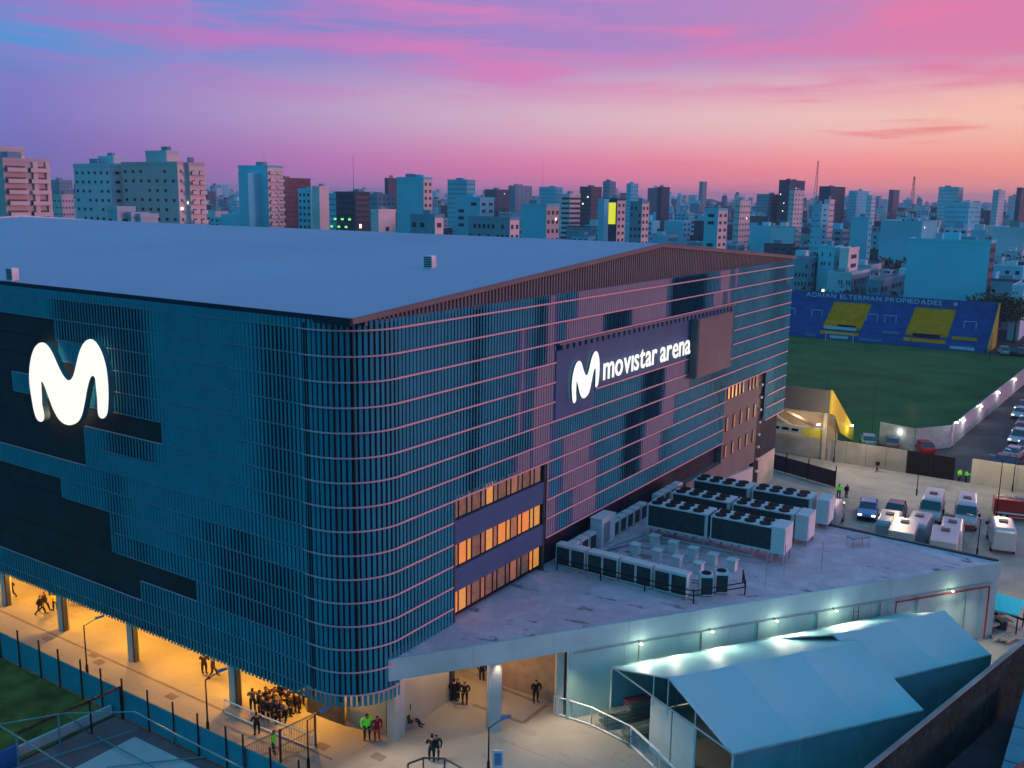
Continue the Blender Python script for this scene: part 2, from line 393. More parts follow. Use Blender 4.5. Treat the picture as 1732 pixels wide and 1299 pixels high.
DARKL = [(19.5, 26.5, 19, 30), (24, 33, 27, 30.2), (4.8, 9.5, 17, 30.1), (9, 12.5, 14, 18.4), (13.4, 15.2, 13.4, 15.1), (15.5, 18, 11.7, 13.4), (5, 14, 8, 13), (23.5, 26.2, 11.7, 16.7), (22, 24, 10, 11.7)]
FLATL = [(9.5, 19.3, 15, 31), (33, 44, 27, 31), (17, 24, 11.7, 18)]
def zone(L, a, z): return any(p < a < q and s < z < t for p, q, s, t in L)
def soft(L, a, z, mg):
    """0..1 membership with a soft left and right edge"""
    best = 0
    for p, q, z0, z1 in L:
        if z0 < z < z1 and p-mg < a < q+mg:
            e = min(a-p, q-a)/mg; e = max(0, min(1, e*.5+.5)); best = max(best, e*e*(3-2*e))
    return best
def fin_runs(s):
    p, n = fpath(s); t = Vector((-n.y, n.x, 0)) if s >= 0 else Vector((0, -1, 0))
    left, arc = s < 0, 0 <= s < ARC
    runs, b = [], MB()
    for r in range(-1, 16):
        zt = RING[r]-.05 if r >= 0 else 30.62
        zb = RING[r+1]+.05 if r < 15 else 4.25
        if r == -1: zb = 30.05
        zc = (zt+zb)/2
        if (left and left_open(p.y, r)) or (not left and not arc and right_open(p.x, r)):
            if b.v: runs.append(b); b = MB()
            continue
        mi = 0
        if left:
            ang = (10 if zc > 15 else 10-(15-zc)*1.6)+12*noise.noise(Vector((p.y*.13, zc*.10, 3.3)))
            k = soft(DARKL, p.y, zc, 1.6); ang = ang*(1-k)-20*k
            k = soft(FLATL, p.y, zc, 2.5); ang = ang*(1-k)+26*k
        elif arc: ang = -8+6*noise.noise(Vector((s, zc*.1, 1.3)))
        else:
            ang = -4+13*noise.noise(Vector((p.x*.15, zc*.08, 9.3)))
            sl = p.x-(zc-20)*.06
            k = soft(SHEEN, sl, zc, .9)
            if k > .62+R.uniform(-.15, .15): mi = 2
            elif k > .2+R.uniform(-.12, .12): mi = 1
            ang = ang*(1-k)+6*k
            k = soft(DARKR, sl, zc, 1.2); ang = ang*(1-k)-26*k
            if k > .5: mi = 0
        ang += R.uniform(-2.5, 2.5)
        a = math.radians(ang if not left else -ang)
        d = t*math.cos(a)+n*math.sin(a); w = d*(.118 if (left and zc < 17) or arc else .13); th = Vector((-d.y, d.x, 0))*.022
        c = p+n*(.07 if left else 0); q = [c-w-th, c+w-th, c+w+th, c-w+th]; k = len(b.v)
        b.v += [(u.x, u.y, zb-.055) for u in q]+[(u.x, u.y, zt+.0) for u in q]
        for f in ((0, 3, 2, 1), (4, 5, 6, 7), (0, 1, 5, 4), (1, 2, 6, 5), (2, 3, 7, 6), (3, 0, 4, 7)):
            b.f.append(tuple(k+i for i in f)); b.m.append(mi)
    if b.v: runs.append(b)
    return runs
PIT = .38
FM = [M['fin'], M['fin_half_sheen'], M['fin_sky_sheen']]
allr = []; s = -58.0
while s < ARC+82-.1:
    for b in fin_runs(s): allr.append(((fpath(s)[0]-Vector((CAM.x, CAM.y, 0))).length-(len(b.f)/6)*1.2+(100 if s < -41.5 else 0), len(allr), b))
    s += PIT
allr.sort(key=lambda a: a[:2]); rest = MB()
for i, (_, _, fb) in enumerate(allr):
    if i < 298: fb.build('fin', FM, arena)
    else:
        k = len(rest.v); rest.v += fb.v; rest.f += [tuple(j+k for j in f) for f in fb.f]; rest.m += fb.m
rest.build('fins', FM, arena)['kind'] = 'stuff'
# rails, one object per ring and unbroken run
for k, z in enumerate(RING):
    runs = []; cur = []
    s = -58.0
    while s <= ARC+82.01:
        p, n = fpath(s)
        if s < 0: op = left_open(p.y, k) and left_open(p.y, k-1)
        elif s < ARC: op = False
        else:
            op = (right_open(p.x, k) and (right_open(p.x, k-1) or k == 0)) or (k >= 14 and p.x > 3.2)
            if k == 2: op = False
        if op:
            if len(cur) > 1: runs.append(cur)
            cur = []
        else: cur.append(s)
        s += .3 if -1 < s < ARC+1 else .5
    if len(cur) > 1: runs.append(cur)
    for run in runs:
        b = MB(); pr = None
        for s in run:
            h_ = .035 if s < 0 else (.05 if s < ARC else .06); p, n = fpath(s, (-.02 if s < -.5 else .1)); q = p+n*.07
            sec = [(p.x, p.y, z-h_), (q.x, q.y, z-h_), (q.x, q.y, z+h_), (p.x, p.y, z+h_)]
            i = len(b.v); b.v += sec
            if pr is not None:
                for j in range(4):
                    l = (j+1) % 4; b.f.append((pr+j, pr+l, i+l, i+j)); b.m.append(0)
            pr = i
        b.f += [(0, 1, 2, 3), (pr, pr+1, pr+2, pr+3)]; b.m += [0, 0]
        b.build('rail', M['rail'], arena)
# dark vertical split joints at the corner bend
for s, w in ((-.2, .1), (1.9, .1), (3.1, .1)):
    p, n = fpath(s, .1); b = MB(); b.tube((p.x, p.y, 4.6), (p.x, p.y, 30.4), .07, 4); b.build('mullion', M['black_metal'], arena)
# led screens on the left face
for (ya, yb, ra, rb) in ((32.1, 58, 1, 2), (31.9, 58, 2, 3), (30.0, 58, 3, 4), (39.0, 58, 4, 5), (19.1, 58, 5, 6), (29.3, 58, 6, 8), (32.9, 58, 9, 10), (26.3, 58, 10, 12), (16.3, 58, 12, 13), (23.0, 58, 13, 14)):
    b = MB(); b.box(.14, ya, RING[rb]+.02, .5, yb, RING[ra]-.02); b.build('led_screen', M['screen'], arena)
b = MB(); b.box(.0, 6, 4.3, .8, 60, 4.55); b.build('soffit_edge', M['gunmetal'], arena)

# window bay, right face (x 10.5..22.8)
b = MB()
for z0, z1 in ((13.15, 15.0), (9.45, 11.25)): b.box(10.45, .1, z0, 22.95, .8, z1)
b.build('spandrel_panel', M['navy_panel'], arena)
b = MB(); b.box(10.35, .05, 7.1, 10.5, .8, 16.9); b.box(22.9, .05, 7.1, 23.05, .8, 16.9); b.build('jamb', M['gunmetal'], arena)
def window(x0, x1, z0, z1, y, pane):
    f = MB(); t = .05
    f.box(x0, y-.06, z0, x0+t, y+.1, z1); f.box(x1-t, y-.06, z0, x1, y+.1, z1)
    f.box(x0+t, y-.05, z0, x1-t, y+.1, z0+t); f.box(x0+t, y-.05, z1-t, x1-t, y+.1, z1)
    o = f.build('window', M['black_metal'], arena)
    g = MB(); g.box(x0+t+.002, y, z0+t+.002, x1-t-.002, y+.05, z1-t-.002); g.build('pane', pane, o)
rr = random.Random(3)
patt = ['gddGdddoadddgd', 'roadraroarooaa', 'oardrddddrddoa']
PD = dict(o=0, a=1, d=5, r=3, g=4, G=2)
for row, (z0, z1) in enumerate(((15.05, 16.85), (11.3, 13.1), (7.6, 9.4))):
    x = 10.6; i = 0
    while x < 22.7:
        w = [.62, 1.05, .62, 1.2][i % 4]
        k = PD[patt[row][i % 14]] if row else [4, 5, 4, 5, 4, 1, 4, 5, 4, 2, 4, 5, 4, 4][i % 14]
        window(x, min(x+w, 22.85), z0, z1, .35, PANES[k]); x += w; i += 1
# brown bay (x 63.5..77.5)
b = MB(); b.box(63.4, .12, 5.0, 75.4, .8, 16.9); b.build('cladding_panel', M['brown_clad'], arena)
b = MB(); b.box(75.4, .3, 0, 77.6, .8, 16.9); b.build('stair_slot', M['black_metal'], arena)
for z0, z1, L in ((15.1, 16.7, 'oaoggddgg'), (11.2, 12.9, 'gdgdgdgdg'), (7.9, 9.5, 'gdgdgdgdd')):
    for i in range(9):
        if L[i] == 'd' and i % 2: continue
        x0 = 64.2+i*1.2; o = MB(); o.box(x0, .02, z0, x0+.62, .115, z1)
        w = o.build('window', M['black_metal'], arena); g = MB(); g.box(x0+.06, -.01, z0+.06, x0+.56, .015, z1-.06)
        g.build('pane', PANES[{'o': 0, 'a': 1, 'g': 2, 'd': 4}[L[i]]], w)
for k in range(8, 17):
    b = MB(); b.box(76.1, -.05, 30-1.66*k-.12, 76.7, .28, 30-1.66*k+.12); b.build('stair_light', M['white_metal'], arena)
b = MB(); b.v = [(62, -.2, 0), (74.2, -.2, 0), (74.2, -.2, 4.6), (62, -.2, 5.5), (62, .7, 0), (74.2, .7, 0), (74.2, .7, 4.6), (62, .7, 5.5)]
b.f = [(0, 1, 2, 3), (4, 7, 6, 5), (3, 2, 6, 7), (0, 3, 7, 4), (1, 5, 6, 2)]; b.m = [0]*5
b.build('wall_panel', M['white_wall'], arena)
b = MB(); b.box(52.6, -.12, 5.2, 63.2, .75, 7.6); b.build('cladding_panel', M['brown_clad'], arena)
# far end return wall
b = MB(); b.box(EX-.3, 1, 0, EX, EY, 30.5); b.build('wall', M['navy_panel'], arena)
# columns under the left face
for (u, v) in ((12, 1022), (103, 1066), (222, 1118), (390, 1196)):
    p = at(u, v); b = MB(); b.box(1.15, p.y-.35, 0, 1.85, p.y+.3, 4.5); c = b.build('column', M['white_wall'], arena)
    b = MB(); b.box(1.2, p.y-.55, 0, 1.6, p.y-.352, 4.4); b.build('downpipe', M['gunmetal'], arena)
b = MB(); b.box(1.0, 3.5, 4.25, 5.5, 60, 4.5); b.build('soffit', M['white_wall'], arena)
for i in range(7):
    y = 8+i*7.2; f = MB(); f.box(3.0, y-.35, 4.16, 3.6, y+.35, 4.24); o = f.build('downlight', M['lamp_warm'], arena)
    lamp('downlight_lamp', (3.3, y, 4.0), 1200, (1, .42, .03), .25, parent=arena)
# corner ground floor wall and doors
q1, q2 = at(653, 1243), at(586, 1219); b = MB(); b.prism([(q1.x, q1.y), (q2.x, q2.y), (q2.x+.2, q2.y+.2), (5.5, 5), (6, 4), (q1.x+.3, q1.y+.2)], 0, 4.3); b.build('wall', M['beige_wall'], arena)

# roof vents (things resting on the roof)
for lab, (x, y), g in (('louvred roof vent box standing mid slope on the pale arena roof', (38.4, 24.5), 0), ('louvred roof vent box at the left end of the arena roof near the eave', (2.2, 40.5), 0)):
    zz = ze+(zr-ze)*(x-xl)/(xm-xl)
    px_ = (727, 453) if x > 20 else (22, 474)
    d_ = Fv+Rv*((px_[0]-866)/FPX)-Uv*((px_[1]-649.5)/FPX); k_ = (zr-ze)/(xm-xl)
    t_ = (ze+k_*(CAM.x-xl)-CAM.z)/(d_.z-k_*d_.x); p = CAM+d_*t_; x, y, zz = p.x, p.y, p.z
    t = thing('roof_vent', lab, 'roof vent', (x, y, zz), 0, 'vents on the arena roof')
    b = MB(); b.box(-.3, -.42, -.1, .3, .42, 1.05); b.build('housing', M['white_metal'], t, False)
    for k in range(5):
        b = MB(); b.box(-.36, -.38, .1+k*.18, -.31, .38, .2+k*.18); b.build('slat', M['gunmetal'], t, False)
        b = MB(); b.box(-.28, -.5, .1+k*.18, .28, -.43, .2+k*.18); b.build('slat', M['white_metal'], t, False)

# ---------------------------------------------------------------- M logo outlines
MP = [(245,985),(225,930),(208,830),(197,760),(193,690),(197,620),(208,560),(225,510),(248,480),(275,467),(305,475),(335,510),(360,560),(385,620),(410,670),(432,705),(455,725),(478,712),(495,670),(510,600),(525,540),(545,490),(570,457),(600,445),(630,455),(660,495),(685,550),(705,620),(717,700),(722,780),(722,860),(718,930),(705,965),(685,978),(662,970),(650,940),(648,870),(647,790),(640,730),(628,695),(612,690),(598,710),(580,780),(568,850),(555,920),(540,970),(515,1005),(465,1023),(420,1010),(385,975),(355,920),(325,840),(300,770),(285,735),(270,725),(260,740),(262,800),(275,860),(290,920),(297,965),(290,990),(272,1000)]
MO = [hit(u/3.936, 460+v/3.936, 0, -.9) for u, v in MP]
MO = [(p.y, p.z) for p in MO]
def smooth(pts, n=1):
    for _ in range(n):
        q = []
        for i in range(len(pts)):
            a, c = pts[i], pts[(i+1) % len(pts)]
            q += [(a[0]*.75+c[0]*.25, a[1]*.75+c[1]*.25), (a[0]*.25+c[0]*.75, a[1]*.25+c[1]*.75)]
        pts = q
    return pts
MO = smooth(MO, 1)
def outline_solid(pts3, dirv, face, side, parent, nf='letter_face', ns='letter_return'):
    """pts3: front outline; dirv: vector to the back"""
    bm = bmesh.new(); vs = [bm.verts.new(p) for p in pts3]; f = bm.faces.new(vs); bmesh.ops.triangulate(bm, faces=[f])
    me = bpy.data.meshes.new(nf); bm.to_mesh(me); bm.free(); me.materials.append(face)
    off = parent.location; o = bpy.data.objects.new(nf, me); C.objects.link(o); o.parent = parent
    for v in me.vertices: v.co = v.co-off
    b = MB(); n = len(pts3)
    for i in range(n):
        j = (i+1) % n; a, c = Vector(pts3[i]), Vector(pts3[j]); k = Vector(dirv)
        e = k.normalized()*.02
        b.quad([a+e, c+e, c+k, a+k])
    b.build(ns, side, parent)
ms = thing('logo_sign', 'big glowing white letter M logo on the left side of the arena facade', 'logo sign', (-.5, 30, 23.5))
outline_solid([(-.9, y, z) for y, z in MO], (.5, 0, 0), M['sign_lit'], M['sign_side'], ms)
lamp('halo_lamp', (-.25, 28.5, 22.5), 40, (1, .6, .25), .5, parent=ms); lamp('halo_lamp', (-.25, 32.5, 20.5), 40, (1, .6, .25), .5, parent=ms)
# right sign
rs = thing('arena_sign', 'illuminated white movistar arena lettering with M logo on dark navy board', 'sign', (40, -.4, 23))
ya, yb = max(p[0] for p in MO), min(p[0] for p in MO); za, zb = min(p[1] for p in MO), max(p[1] for p in MO)
pts = [(26.1+(ya-y)/(ya-yb)*4.85, -.5, 21.2+(z-za)/(zb-za)*4.05) for y, z in MO]
outline_solid(pts, (0, .18, 0), M['sign_lit_s'], M['sign_side'], rs)
b = MB(); b.box(24.1, -.12, RING[5]+.05, 53.6, .3, RING[2]-.7); b.box(24.1, -.12, RING[6]+.05, 30.6, .3, RING[5]+.05)
b.build('backing_board', M['navy_panel'], rs)
def glyph(ch, size, ext=.03, off=0.0):
    cu = bpy.data.curves.new('g', 'FONT'); cu.body = ch; cu.size = size; cu.extrude = ext; cu.offset = off; cu.resolution_u = 3
    o = bpy.data.objects.new('g', cu); C.objects.link(o); bpy.context.view_layer.update()
    me = bpy.data.meshes.new_from_object(o.evaluated_get(bpy.context.evaluated_depsgraph_get()))
    bpy.data.objects.remove(o); bpy.data.curves.remove(cu)
    xs = [v.co.x for v in me.vertices]
    return me, (min(xs), max(xs)) if xs else (0, .3*size)
def write(text, x0, x1, size, mt, parent, place, gap=.1, space=.45, off=0.02, ext=.03, dotless=False):
    gl = []; w = 0
    for ch in text:
        if ch == ' ': gl.append(None); w += space*size; continue
        me, (a, c) = glyph(ch, size, ext, off); gl.append((me, a, c)); w += c-a+gap*size
    w -= gap*size; k = (x1-x0)/w; x = x0
    for g in gl:
        if g is None: x += space*size*k; continue
        me, a, c = g
        for v in me.vertices:
            lx = x+(v.co.x-a)*k; v.co = Vector(place(lx, v.co.y, v.co.z))-parent.location
        me.materials.clear(); me.materials.append(mt); o = bpy.data.objects.new('letter', me); C.objects.link(o); o.parent = parent
        x += (c-a+gap*size)*k
write('movıstar', 31.7, 42.8, 2.95, M['sign_lit_s'], rs, lambda x, y, z: (x, -.5-z, 22.45+y*1.08), off=.03, gap=.07)
write('arena', 43.6, 51.0, 2.95, M['sign_lit_s'], rs, lambda x, y, z: (x, -.5-z, 22.45+y*1.08), off=.03, gap=.07)
# brackets over the sign
for i in range(38):
    x = 24.6+i*1.03; b = MB(); b.box(x, -.4, 26.0, x+.62, .35, 26.45); b.build('bracket', M['navy_panel'], arena)
b = MB(); b.box(24.1, -.45, 26.46, 64.0, .3, 26.62); b.build('bracket_rail', M['brown_clad'], arena)
vs_ = thing('video_screen', 'large blank brown video screen box fixed beside the lettering on the arena wall', 'video screen', (57, -1, 22))
b = MB(); b.box(51.7, -1.0, 19.6, 61.8, -.2, 26.0); b.build('cabinet', M['brown_clad'], vs_)
b = MB(); b.box(51.9, -1.07, 19.8, 61.6, -1.01, 25.8); b.build('screen_face', M['brown_clad'], vs_)
for z in (20.5, 23, 25.4):
    b = MB(); b.box(52.0, -.2, z, 61.5, .75, z+.2); b.build('bracket', M['black_metal'], vs_)

# ---------------------------------------------------------------- ANNEX
ann = thing('annex_building', 'low flat-roofed annex with pale concrete wall and open entrance canopy beside arena', 'annex', (25, -10, 0))
A0, A1 = Vector((3.1, .3, 0)), Vector((48.4, -32.0, 0)); AD = (A1-A0).normalized(); AN = Vector((AD.y, -AD.x, 0))  # outward (toward camera)
AN = AN if AN.dot(CAM-A0) > 0 else -AN
ARZ = math.atan2(AD.y, AD.x)
rp = [(A0.x, A0.y), (A1.x, A1.y), (49.4, -14), (49.5, .75), (4, .75)]
b = MB(); b.prism(rp, 6.9, 7.1); b.build('roof', M['annex_roof'], ann)
b = MB()
b.prism([(50.0-1.5, -31.9), (50.0-1.3, -31.7), (49.7, -14), (49.7, -3), (49.4, -3), (49.4, -14), (48.4, -31.4)], 7.104, 7.28); b.build('parapet', M['gunmetal'], ann)
L = (A1-A0).length
def strip(name, s0, s1, z0, z1, d0, d1, mt, par):
    b = MB(); q = [A0+AD*s0+AN*d0, A0+AD*s1+AN*d0, A0+AD*s1+AN*d1, A0+AD*s0+AN*d1]; b.prism([(p.x, p.y) for p in q], z0, z1); return b.build(name, mt, par)
n = 9
for i in range(n):
    strip('fascia_panel', L*i/n+.01, L*(i+1)/n-.01, 5.55, 7.16, .02, .2, M['concrete_pale'], ann)
S0 = 13.6
for i in range(9):
    w = (L-S0)/9; strip('wall_panel', S0+w*i+.012, S0+w*(i+1)-.012, 0, 5.54, -.12, .06, M['concrete_pale'], ann)
b = MB()
p, q = A0+AD*(S0+.3)+AN*.22, A0+AD*(L-.5)+AN*.22
b.tube((p.x, p.y, 5.35), (q.x, q.y, 5.35), .05); b.build('conduit', M['galv'], ann)
for s in (19.5, 25, 30.2, 36, 42.5, 46.5, 52.0):
    p = A0+AD*s+AN*.13; b = MB(); b.tube((p.x, p.y, .1), (p.x, p.y, 5.3), .05); b.build('conduit', M['galv'], ann)
b = MB(); a, c = A0+AD*44+AN*.3, A0+AD*(L-1.2)+AN*.3
b.tube((a.x, a.y, 5.1), (c.x, c.y, 5.1), .07); b.tube((c.x, c.y, 5.1), (c.x, c.y, .2), .07); b.tube((a.x, a.y, 5.1), (a.x, a.y, .2), .05); b.build('fire_pipe', M['pipe_red'], ann)
b = MB(); p = A0+AD*39.5+AN*.35; q = p+AD*.5
for z in range(12): b.tube((p.x, p.y, .5+z*.4), (q.x, q.y, .5+z*.4), .02, 4)
b.tube((p.x, p.y, .2), (p.x, p.y, 5.3), .03, 4); b.tube((q.x, q.y, .2), (q.x, q.y, 5.3), .03, 4); b.build('ladder', M['black_metal'], ann)
# canopy: columns, back walls, hall
b = MB(); b.box(4.45, .85, 0, 5.55, 1.6, 6.9); b.build('column', M['white_wall'], ann)
p = A0+AD*8.0-AN*.45
b = MB(); b.obox((p.x, p.y, 3.4), .95, .6, 6.8, ARZ); b.build('column', M['white_wall'], ann)
b = MB(); b.box(5.7, 1.2, 0, 11.3, 1.6, 6.9); b.build('back_wall', M['beige_wall'], ann)
b = MB(); b.box(11.3, 1.0, 0, 11.75, 1.7, 6.9); b.build('door_frame', M['gunmetal'], ann)
b = MB(); b.box(15.6, -5.9, 0, 15.9, .75, 6.85); b.build('side_wall', M['side_brown'], ann)
b = MB(); b.prism([(14.1, -6.75), (15.6, -5.7), (15.9, -6.0), (14.4, -7.2)], 0, 5.5); b.build('pier', M['white_wall'], ann)
b = MB(); b.box(11.76, 4.6, 0, 15.9, 4.9, 4.5); b.build('back_wall', M['beige_wall'], ann)
b = MB(); b.v = [(11.8, .7, 6.8), (15.6, .7, 6.8), (15.6, -4, 3.6), (15.6, -4, 3.4), (11.8, .7, 6.6), (15.6, .7, 6.6)]
lamp('canopy_lamp', (12.8, 2.4, 3.9), 190, (1, .5, .12), .2, parent=ann)
b = MB(); b.box(12.5, 2.2, 4.02, 13.1, 2.6, 4.12); b.build('light_fitting', M['lamp_warm'], ann)
lamp('canopy_lamp', (12.4, -1.0, 5.4), 500, (1, .55, .25), .2, parent=ann)
lamp('canopy_lamp', (8.3, -.2, 5.6), 520, (1, .72, .5), .2, parent=ann)
for (x, y) in ((12.4, -1.0), (8.3, -.2)):
    b = MB(); b.box(x-.25, y-.12, 5.5, x+.25, y+.12, 5.6); b.build('light_fitting', M['lamp_glow'], ann)
b = MB(); b.prism([(x, y) for x, y in ((5.6, 1.1), (15.55, 1.1), (15.55, -5.6), (5.2, .5))], 6.55, 6.88); b.build('canopy_soffit', M['white_wall'], ann)
# drain channels and joints on the plaza
for (x0_, y0_, x1_, y1_) in ((.2, 3, .42, 60), (-2.9, 3, -2.8, 60), (-1.2, 2.2, 20, 2.28), (2, -14, 2.08, 1.2), (9, -26, 9.08, -5)):
    b = MB(); b.quad([(x0_, y0_, .005), (x1_, y0_, .005), (x1_, y1_, .005), (x0_, y1_, .005)]); o = b.build('drain_channel', M['inlay'] if x0_ == .2 else M['concrete']); o['kind'] = 'structure'
for (u, v) in ((80, 1080), (160, 1108), (168, 1120), (290, 1178), (545, 1262), (640, 1280)):
    p = at(u, v); b = MB(); b.box(p.x-.35, p.y-.5, .002, p.x+.35, p.y+.5, .012); tag(b.build('manhole_cover', M['inlay']), {80: 'drain cover near the left edge of the walkway', 160: 'drain cover left of the first lamp post', 168: 'drain cover just right of the first lamp post', 290: 'drain cover between the two walkway lamp posts', 545: 'drain cover just outside the mesh fence', 640: 'drain cover in front of the green guard'}[u], 'drain cover', 'drain covers on the plaza')
# floor inlay line
fl = [at(808, 1195), at(885, 1224), at(922, 1192)]
b = MB()
for a, c in ((at(800, 1192), at(885, 1223)), (at(885, 1223), at(924, 1193)), (at(845, 1163), at(905, 1186))):
    d = (c-a).normalized(); n_ = Vector((-d.y, d.x, 0))*.18; b.quad([(a-n_)+Vector((0, 0, .008)), (c-n_)+Vector((0, 0, .008)), (c+n_)+Vector((0, 0, .008)), (a+n_)+Vector((0, 0, .008))])
o = b.build('floor_inlay', M['inlay']); o['kind'] = 'structure'
# wall lamps (light pools on wall and tent)
for i, (u, v) in enumerate(((1072, 1078), (1190, 1057), (1293, 1036), (1393, 1020), (1585, 987))):
    s = (at(u, v, 5.4)-A0).dot(AD); p = A0+AD*s
    t = thing('wall_lamp', ['white wall lamp over the left end of the big tent', 'white wall lamp above the first tent roof beside the drainpipe', 'white wall lamp above the middle of the long annex wall', 'white wall lamp above the join of the two tents', 'white wall lamp under the red pipe near the far wall end'][i], 'wall lamp', (p.x, p.y, 5.45), ARZ, 'lamps on the annex wall')
    sgn = 1 if Vector((-math.sin(ARZ), math.cos(ARZ), 0)).dot(AN) > 0 else -1
    b = MB(); b.box(-.05, .0, -.05, .05, sgn*.5, .03); b.build('arm', M['galv'], t, False)
    b = MB(); b.box(-.1, sgn*.5, -.09, .1, sgn*.68, -.03); b.build('head', M['lamp_glow'], t, False)
    q = p+AN*.8; lamp('wall_light', (q.x, q.y, 5.3), 400, (1, .93, .66), .15, 'SPOT', None, tuple(AN*.9+Vector((0, 0, -1))), 150); lamp('wall_light', (q.x, q.y, 5.3), 45, (1, .95, .7), .3)
for s in (22.0, 33.2, 39.0, 46.0, 52):
    q = A0+AD*s+AN*.8; lamp('wall_light', (q.x, q.y, 5.3), 260, (1, .93, .66), .15, 'SPOT', None, tuple(AN*.9+Vector((0, 0, -1))), 150)

# ---------------------------------------------------------------- rooftop plant
def chiller(name='chiller_unit'):
    t = thing(name, 'x', 'chiller', (0, 0, 0), 0, 'chiller units in three rows on the annex roof')
    b = MB(); b.box(-1.15, -2.85, .75, 1.15, 2.65, 2.75); b.build('coil_casing', M['unit_dark'], t, False)
    b = MB(); b.box(-1.2, -2.95, 2.75, 1.2, 2.95, 2.88); b.box(-1.2, -2.95, .6, 1.2, 2.95, .75)
    for y in (-2.95, 2.85):
        b.box(-1.2, y, .75, 1.2, y+.1, 2.75)
    b.build('frame', M['unit_white'], t, False)
    b = MB(); b.box(-1.1, 2.65, .75, 1.1, 2.95, 2.75); b.build('end_panel', M['unit_white'], t, False)
    f = MB(); f.tube((0, 0, 0), (0, 0, .1), .52, 14); fm = f.mesh('fan_grille', M['fan_black'])
    g = MB()
    for i in range(14):
        a, c = 2*math.pi*i/14, 2*math.pi*(i+1)/14
        g.quad([(math.cos(a)*.52, math.sin(a)*.52, 0), (math.cos(c)*.52, math.sin(c)*.52, 0), (math.cos(c)*.56, math.sin(c)*.56, .13), (math.cos(a)*.56, math.sin(a)*.56, .13)])
    for x in (-.58, .58):
        for k in range(4):
            o = link('fan', fm, t, (x, -2.25+k*1.36, 2.88))
    b = MB()
    for x in (-1, 1):
        for y in (-2.6, -.9, .9, 2.6):
            b.box(x-.07, y-.07, -.45, x+.07, y+.07, .6)
            b.tube((x, y, -.4), (x, y+(.8 if y < 2 else -.8), .6), .05, 4)
    b.tube((-1, -2.6, 0.05), (-1, 2.6, .55), .04, 4); b.build('support_legs', M['galv'], t, False)['kind'] = 'stuff'
    return t
ch0 = chiller(); D = tree_of(ch0)
rows = [((36.9, -3.4), (37.3, -15.6)), ((42.9, -3.2), (43.2, -15.9)), ((48.3, -3.1), (49.0, -16.1))]
nm = ['front', 'middle', 'rear']
first = True
for r, (a, c) in enumerate(rows):
    a, c = Vector((*a, 7.1)), Vector((*c, 7.1)); d = (c-a).normalized()
    for k in range(2):
        o = ch0 if first else copy_tree(ch0, None, D); first = False
        o.location = a+d*(3.0+k*6.2)+Vector((0, 0, 0 if r else .45)); o.rotation_euler.z = math.atan2(d.y, d.x)-math.pi/2
        o['label'] = f'long rooftop chiller with fan tops, {"end by the arena facade" if k == 0 else "end away from the facade"} of the {nm[r]} row'
# end cabinets on the chillers
for r, (a, c) in enumerate(rows):
    a, c = Vector((*a, 0)), Vector((*c, 0)); d = (c-a).normalized(); p = c+d*.2
    t = thing('control_cabinet', f'tall white control cabinet at the outer end of the {nm[r]} chiller row', 'cabinet', (p.x, p.y, 7.1+(.45 if r == 0 else 0)), math.atan2(d.y, d.x)-math.pi/2, 'cabinets ending the chiller rows')
    b = MB(); b.box(-1.22, -.6, .55, 1.22, .6, 2.95); b.build('body', M['unit_white'], t, False)
    b = MB(); b.box(-1.0, .6, .7, -.02, .64, 2.8); b.build('door', M['unit_white'], t, False)
    b = MB(); b.box(.02, .6, .7, 1.0, .64, 2.8); b.build('door', M['unit_white'], t, False)
    b = MB(); zf = -(.45 if r == 0 else 0)
    for x_ in (-1.1, 1.1):
        for y_ in (-.5, .5): b.box(x_-.06, y_-.06, zf, x_+.06, y_+.06, .55)
    b.box(-1.16, -.56, .45, 1.16, .56, .549); b.build('support_frame', M['galv'], t, False)
    b = MB(); b.box(-1.26, -.2, 1.4, -1.23, .1, 1.6); b.build('display', M['black_metal'], t, False)
def cond(loc, rz, label, w=1.42, h=2.0, dpt=.95, grp='condenser units along the roof edge'):
    t = thing('condenser_unit', label, 'condenser', loc, rz, grp)
    b = MB(); b.box(-w/2, -dpt/2, .12, w/2, dpt/2, h); b.build('casing', M['unit_white'], t, False)
    for sy in (-1, 1):
        b = MB(); y = sy*(dpt/2+.01); b.box(-w/2+.09, min(y, y-sy*.02), .22, w/2-.09, max(y, y-sy*.02), h-.22)
        b.build('grille', M['unit_dark'], t, False)
    if w < 1.2: b = MB(); b.tube((0, 0, h), (0, 0, h+.06), min(w, dpt)*.4, 12); b.build('fan', M['fan_black'], t, False)
    b = MB(); b.box(-w/2+.1, -dpt/2+.1, 0, w/2-.1, dpt/2-.1, .12); b.build('base', M['galv'], t, False)
    return t
ords = ['first', 'second', 'third', 'fourth', 'fifth', 'sixth', 'seventh', 'eighth', 'ninth', 'tenth', 'eleventh', 'twelfth', 'thirteenth']
ys = [-.9, -2.35, -4.0, -5.45, -7.1, -8.55, -10.2, -11.65]
for i, y in enumerate(ys):
    cond((25.1, y, 7.1), -math.pi/2, f'{ords[i]} condenser from the facade in the row behind the black handrail')
cond((26.3, -13.3, 7.1), -math.pi/3, 'condenser at the corner of the row, nearer the handrail', 1.1, 1.85, 1.0)
cond((27.5, -14.1, 7.1), -math.pi/3, 'outermost condenser of the front row by the handrail end', 1.1, 1.85, 1.0)
xs = [26.6, 28.1, 29.6, 34.0, 35.5, 37.0, 38.5, 40.0, 44.0, 45.5, 47.0, 48.6]
for i, x in enumerate(xs):
    cond((x, -.75, 7.1), 0, f'{ords[i]} condenser from the near end of the line against the arena wall', 1.25, 1.7, .8, 'condensers lined against the arena wall')
t = thing('plant_cabinet', 'boxy pale plant cabinet between the condensers against the arena wall', 'cabinet', (31.8, -.9, 7.1))
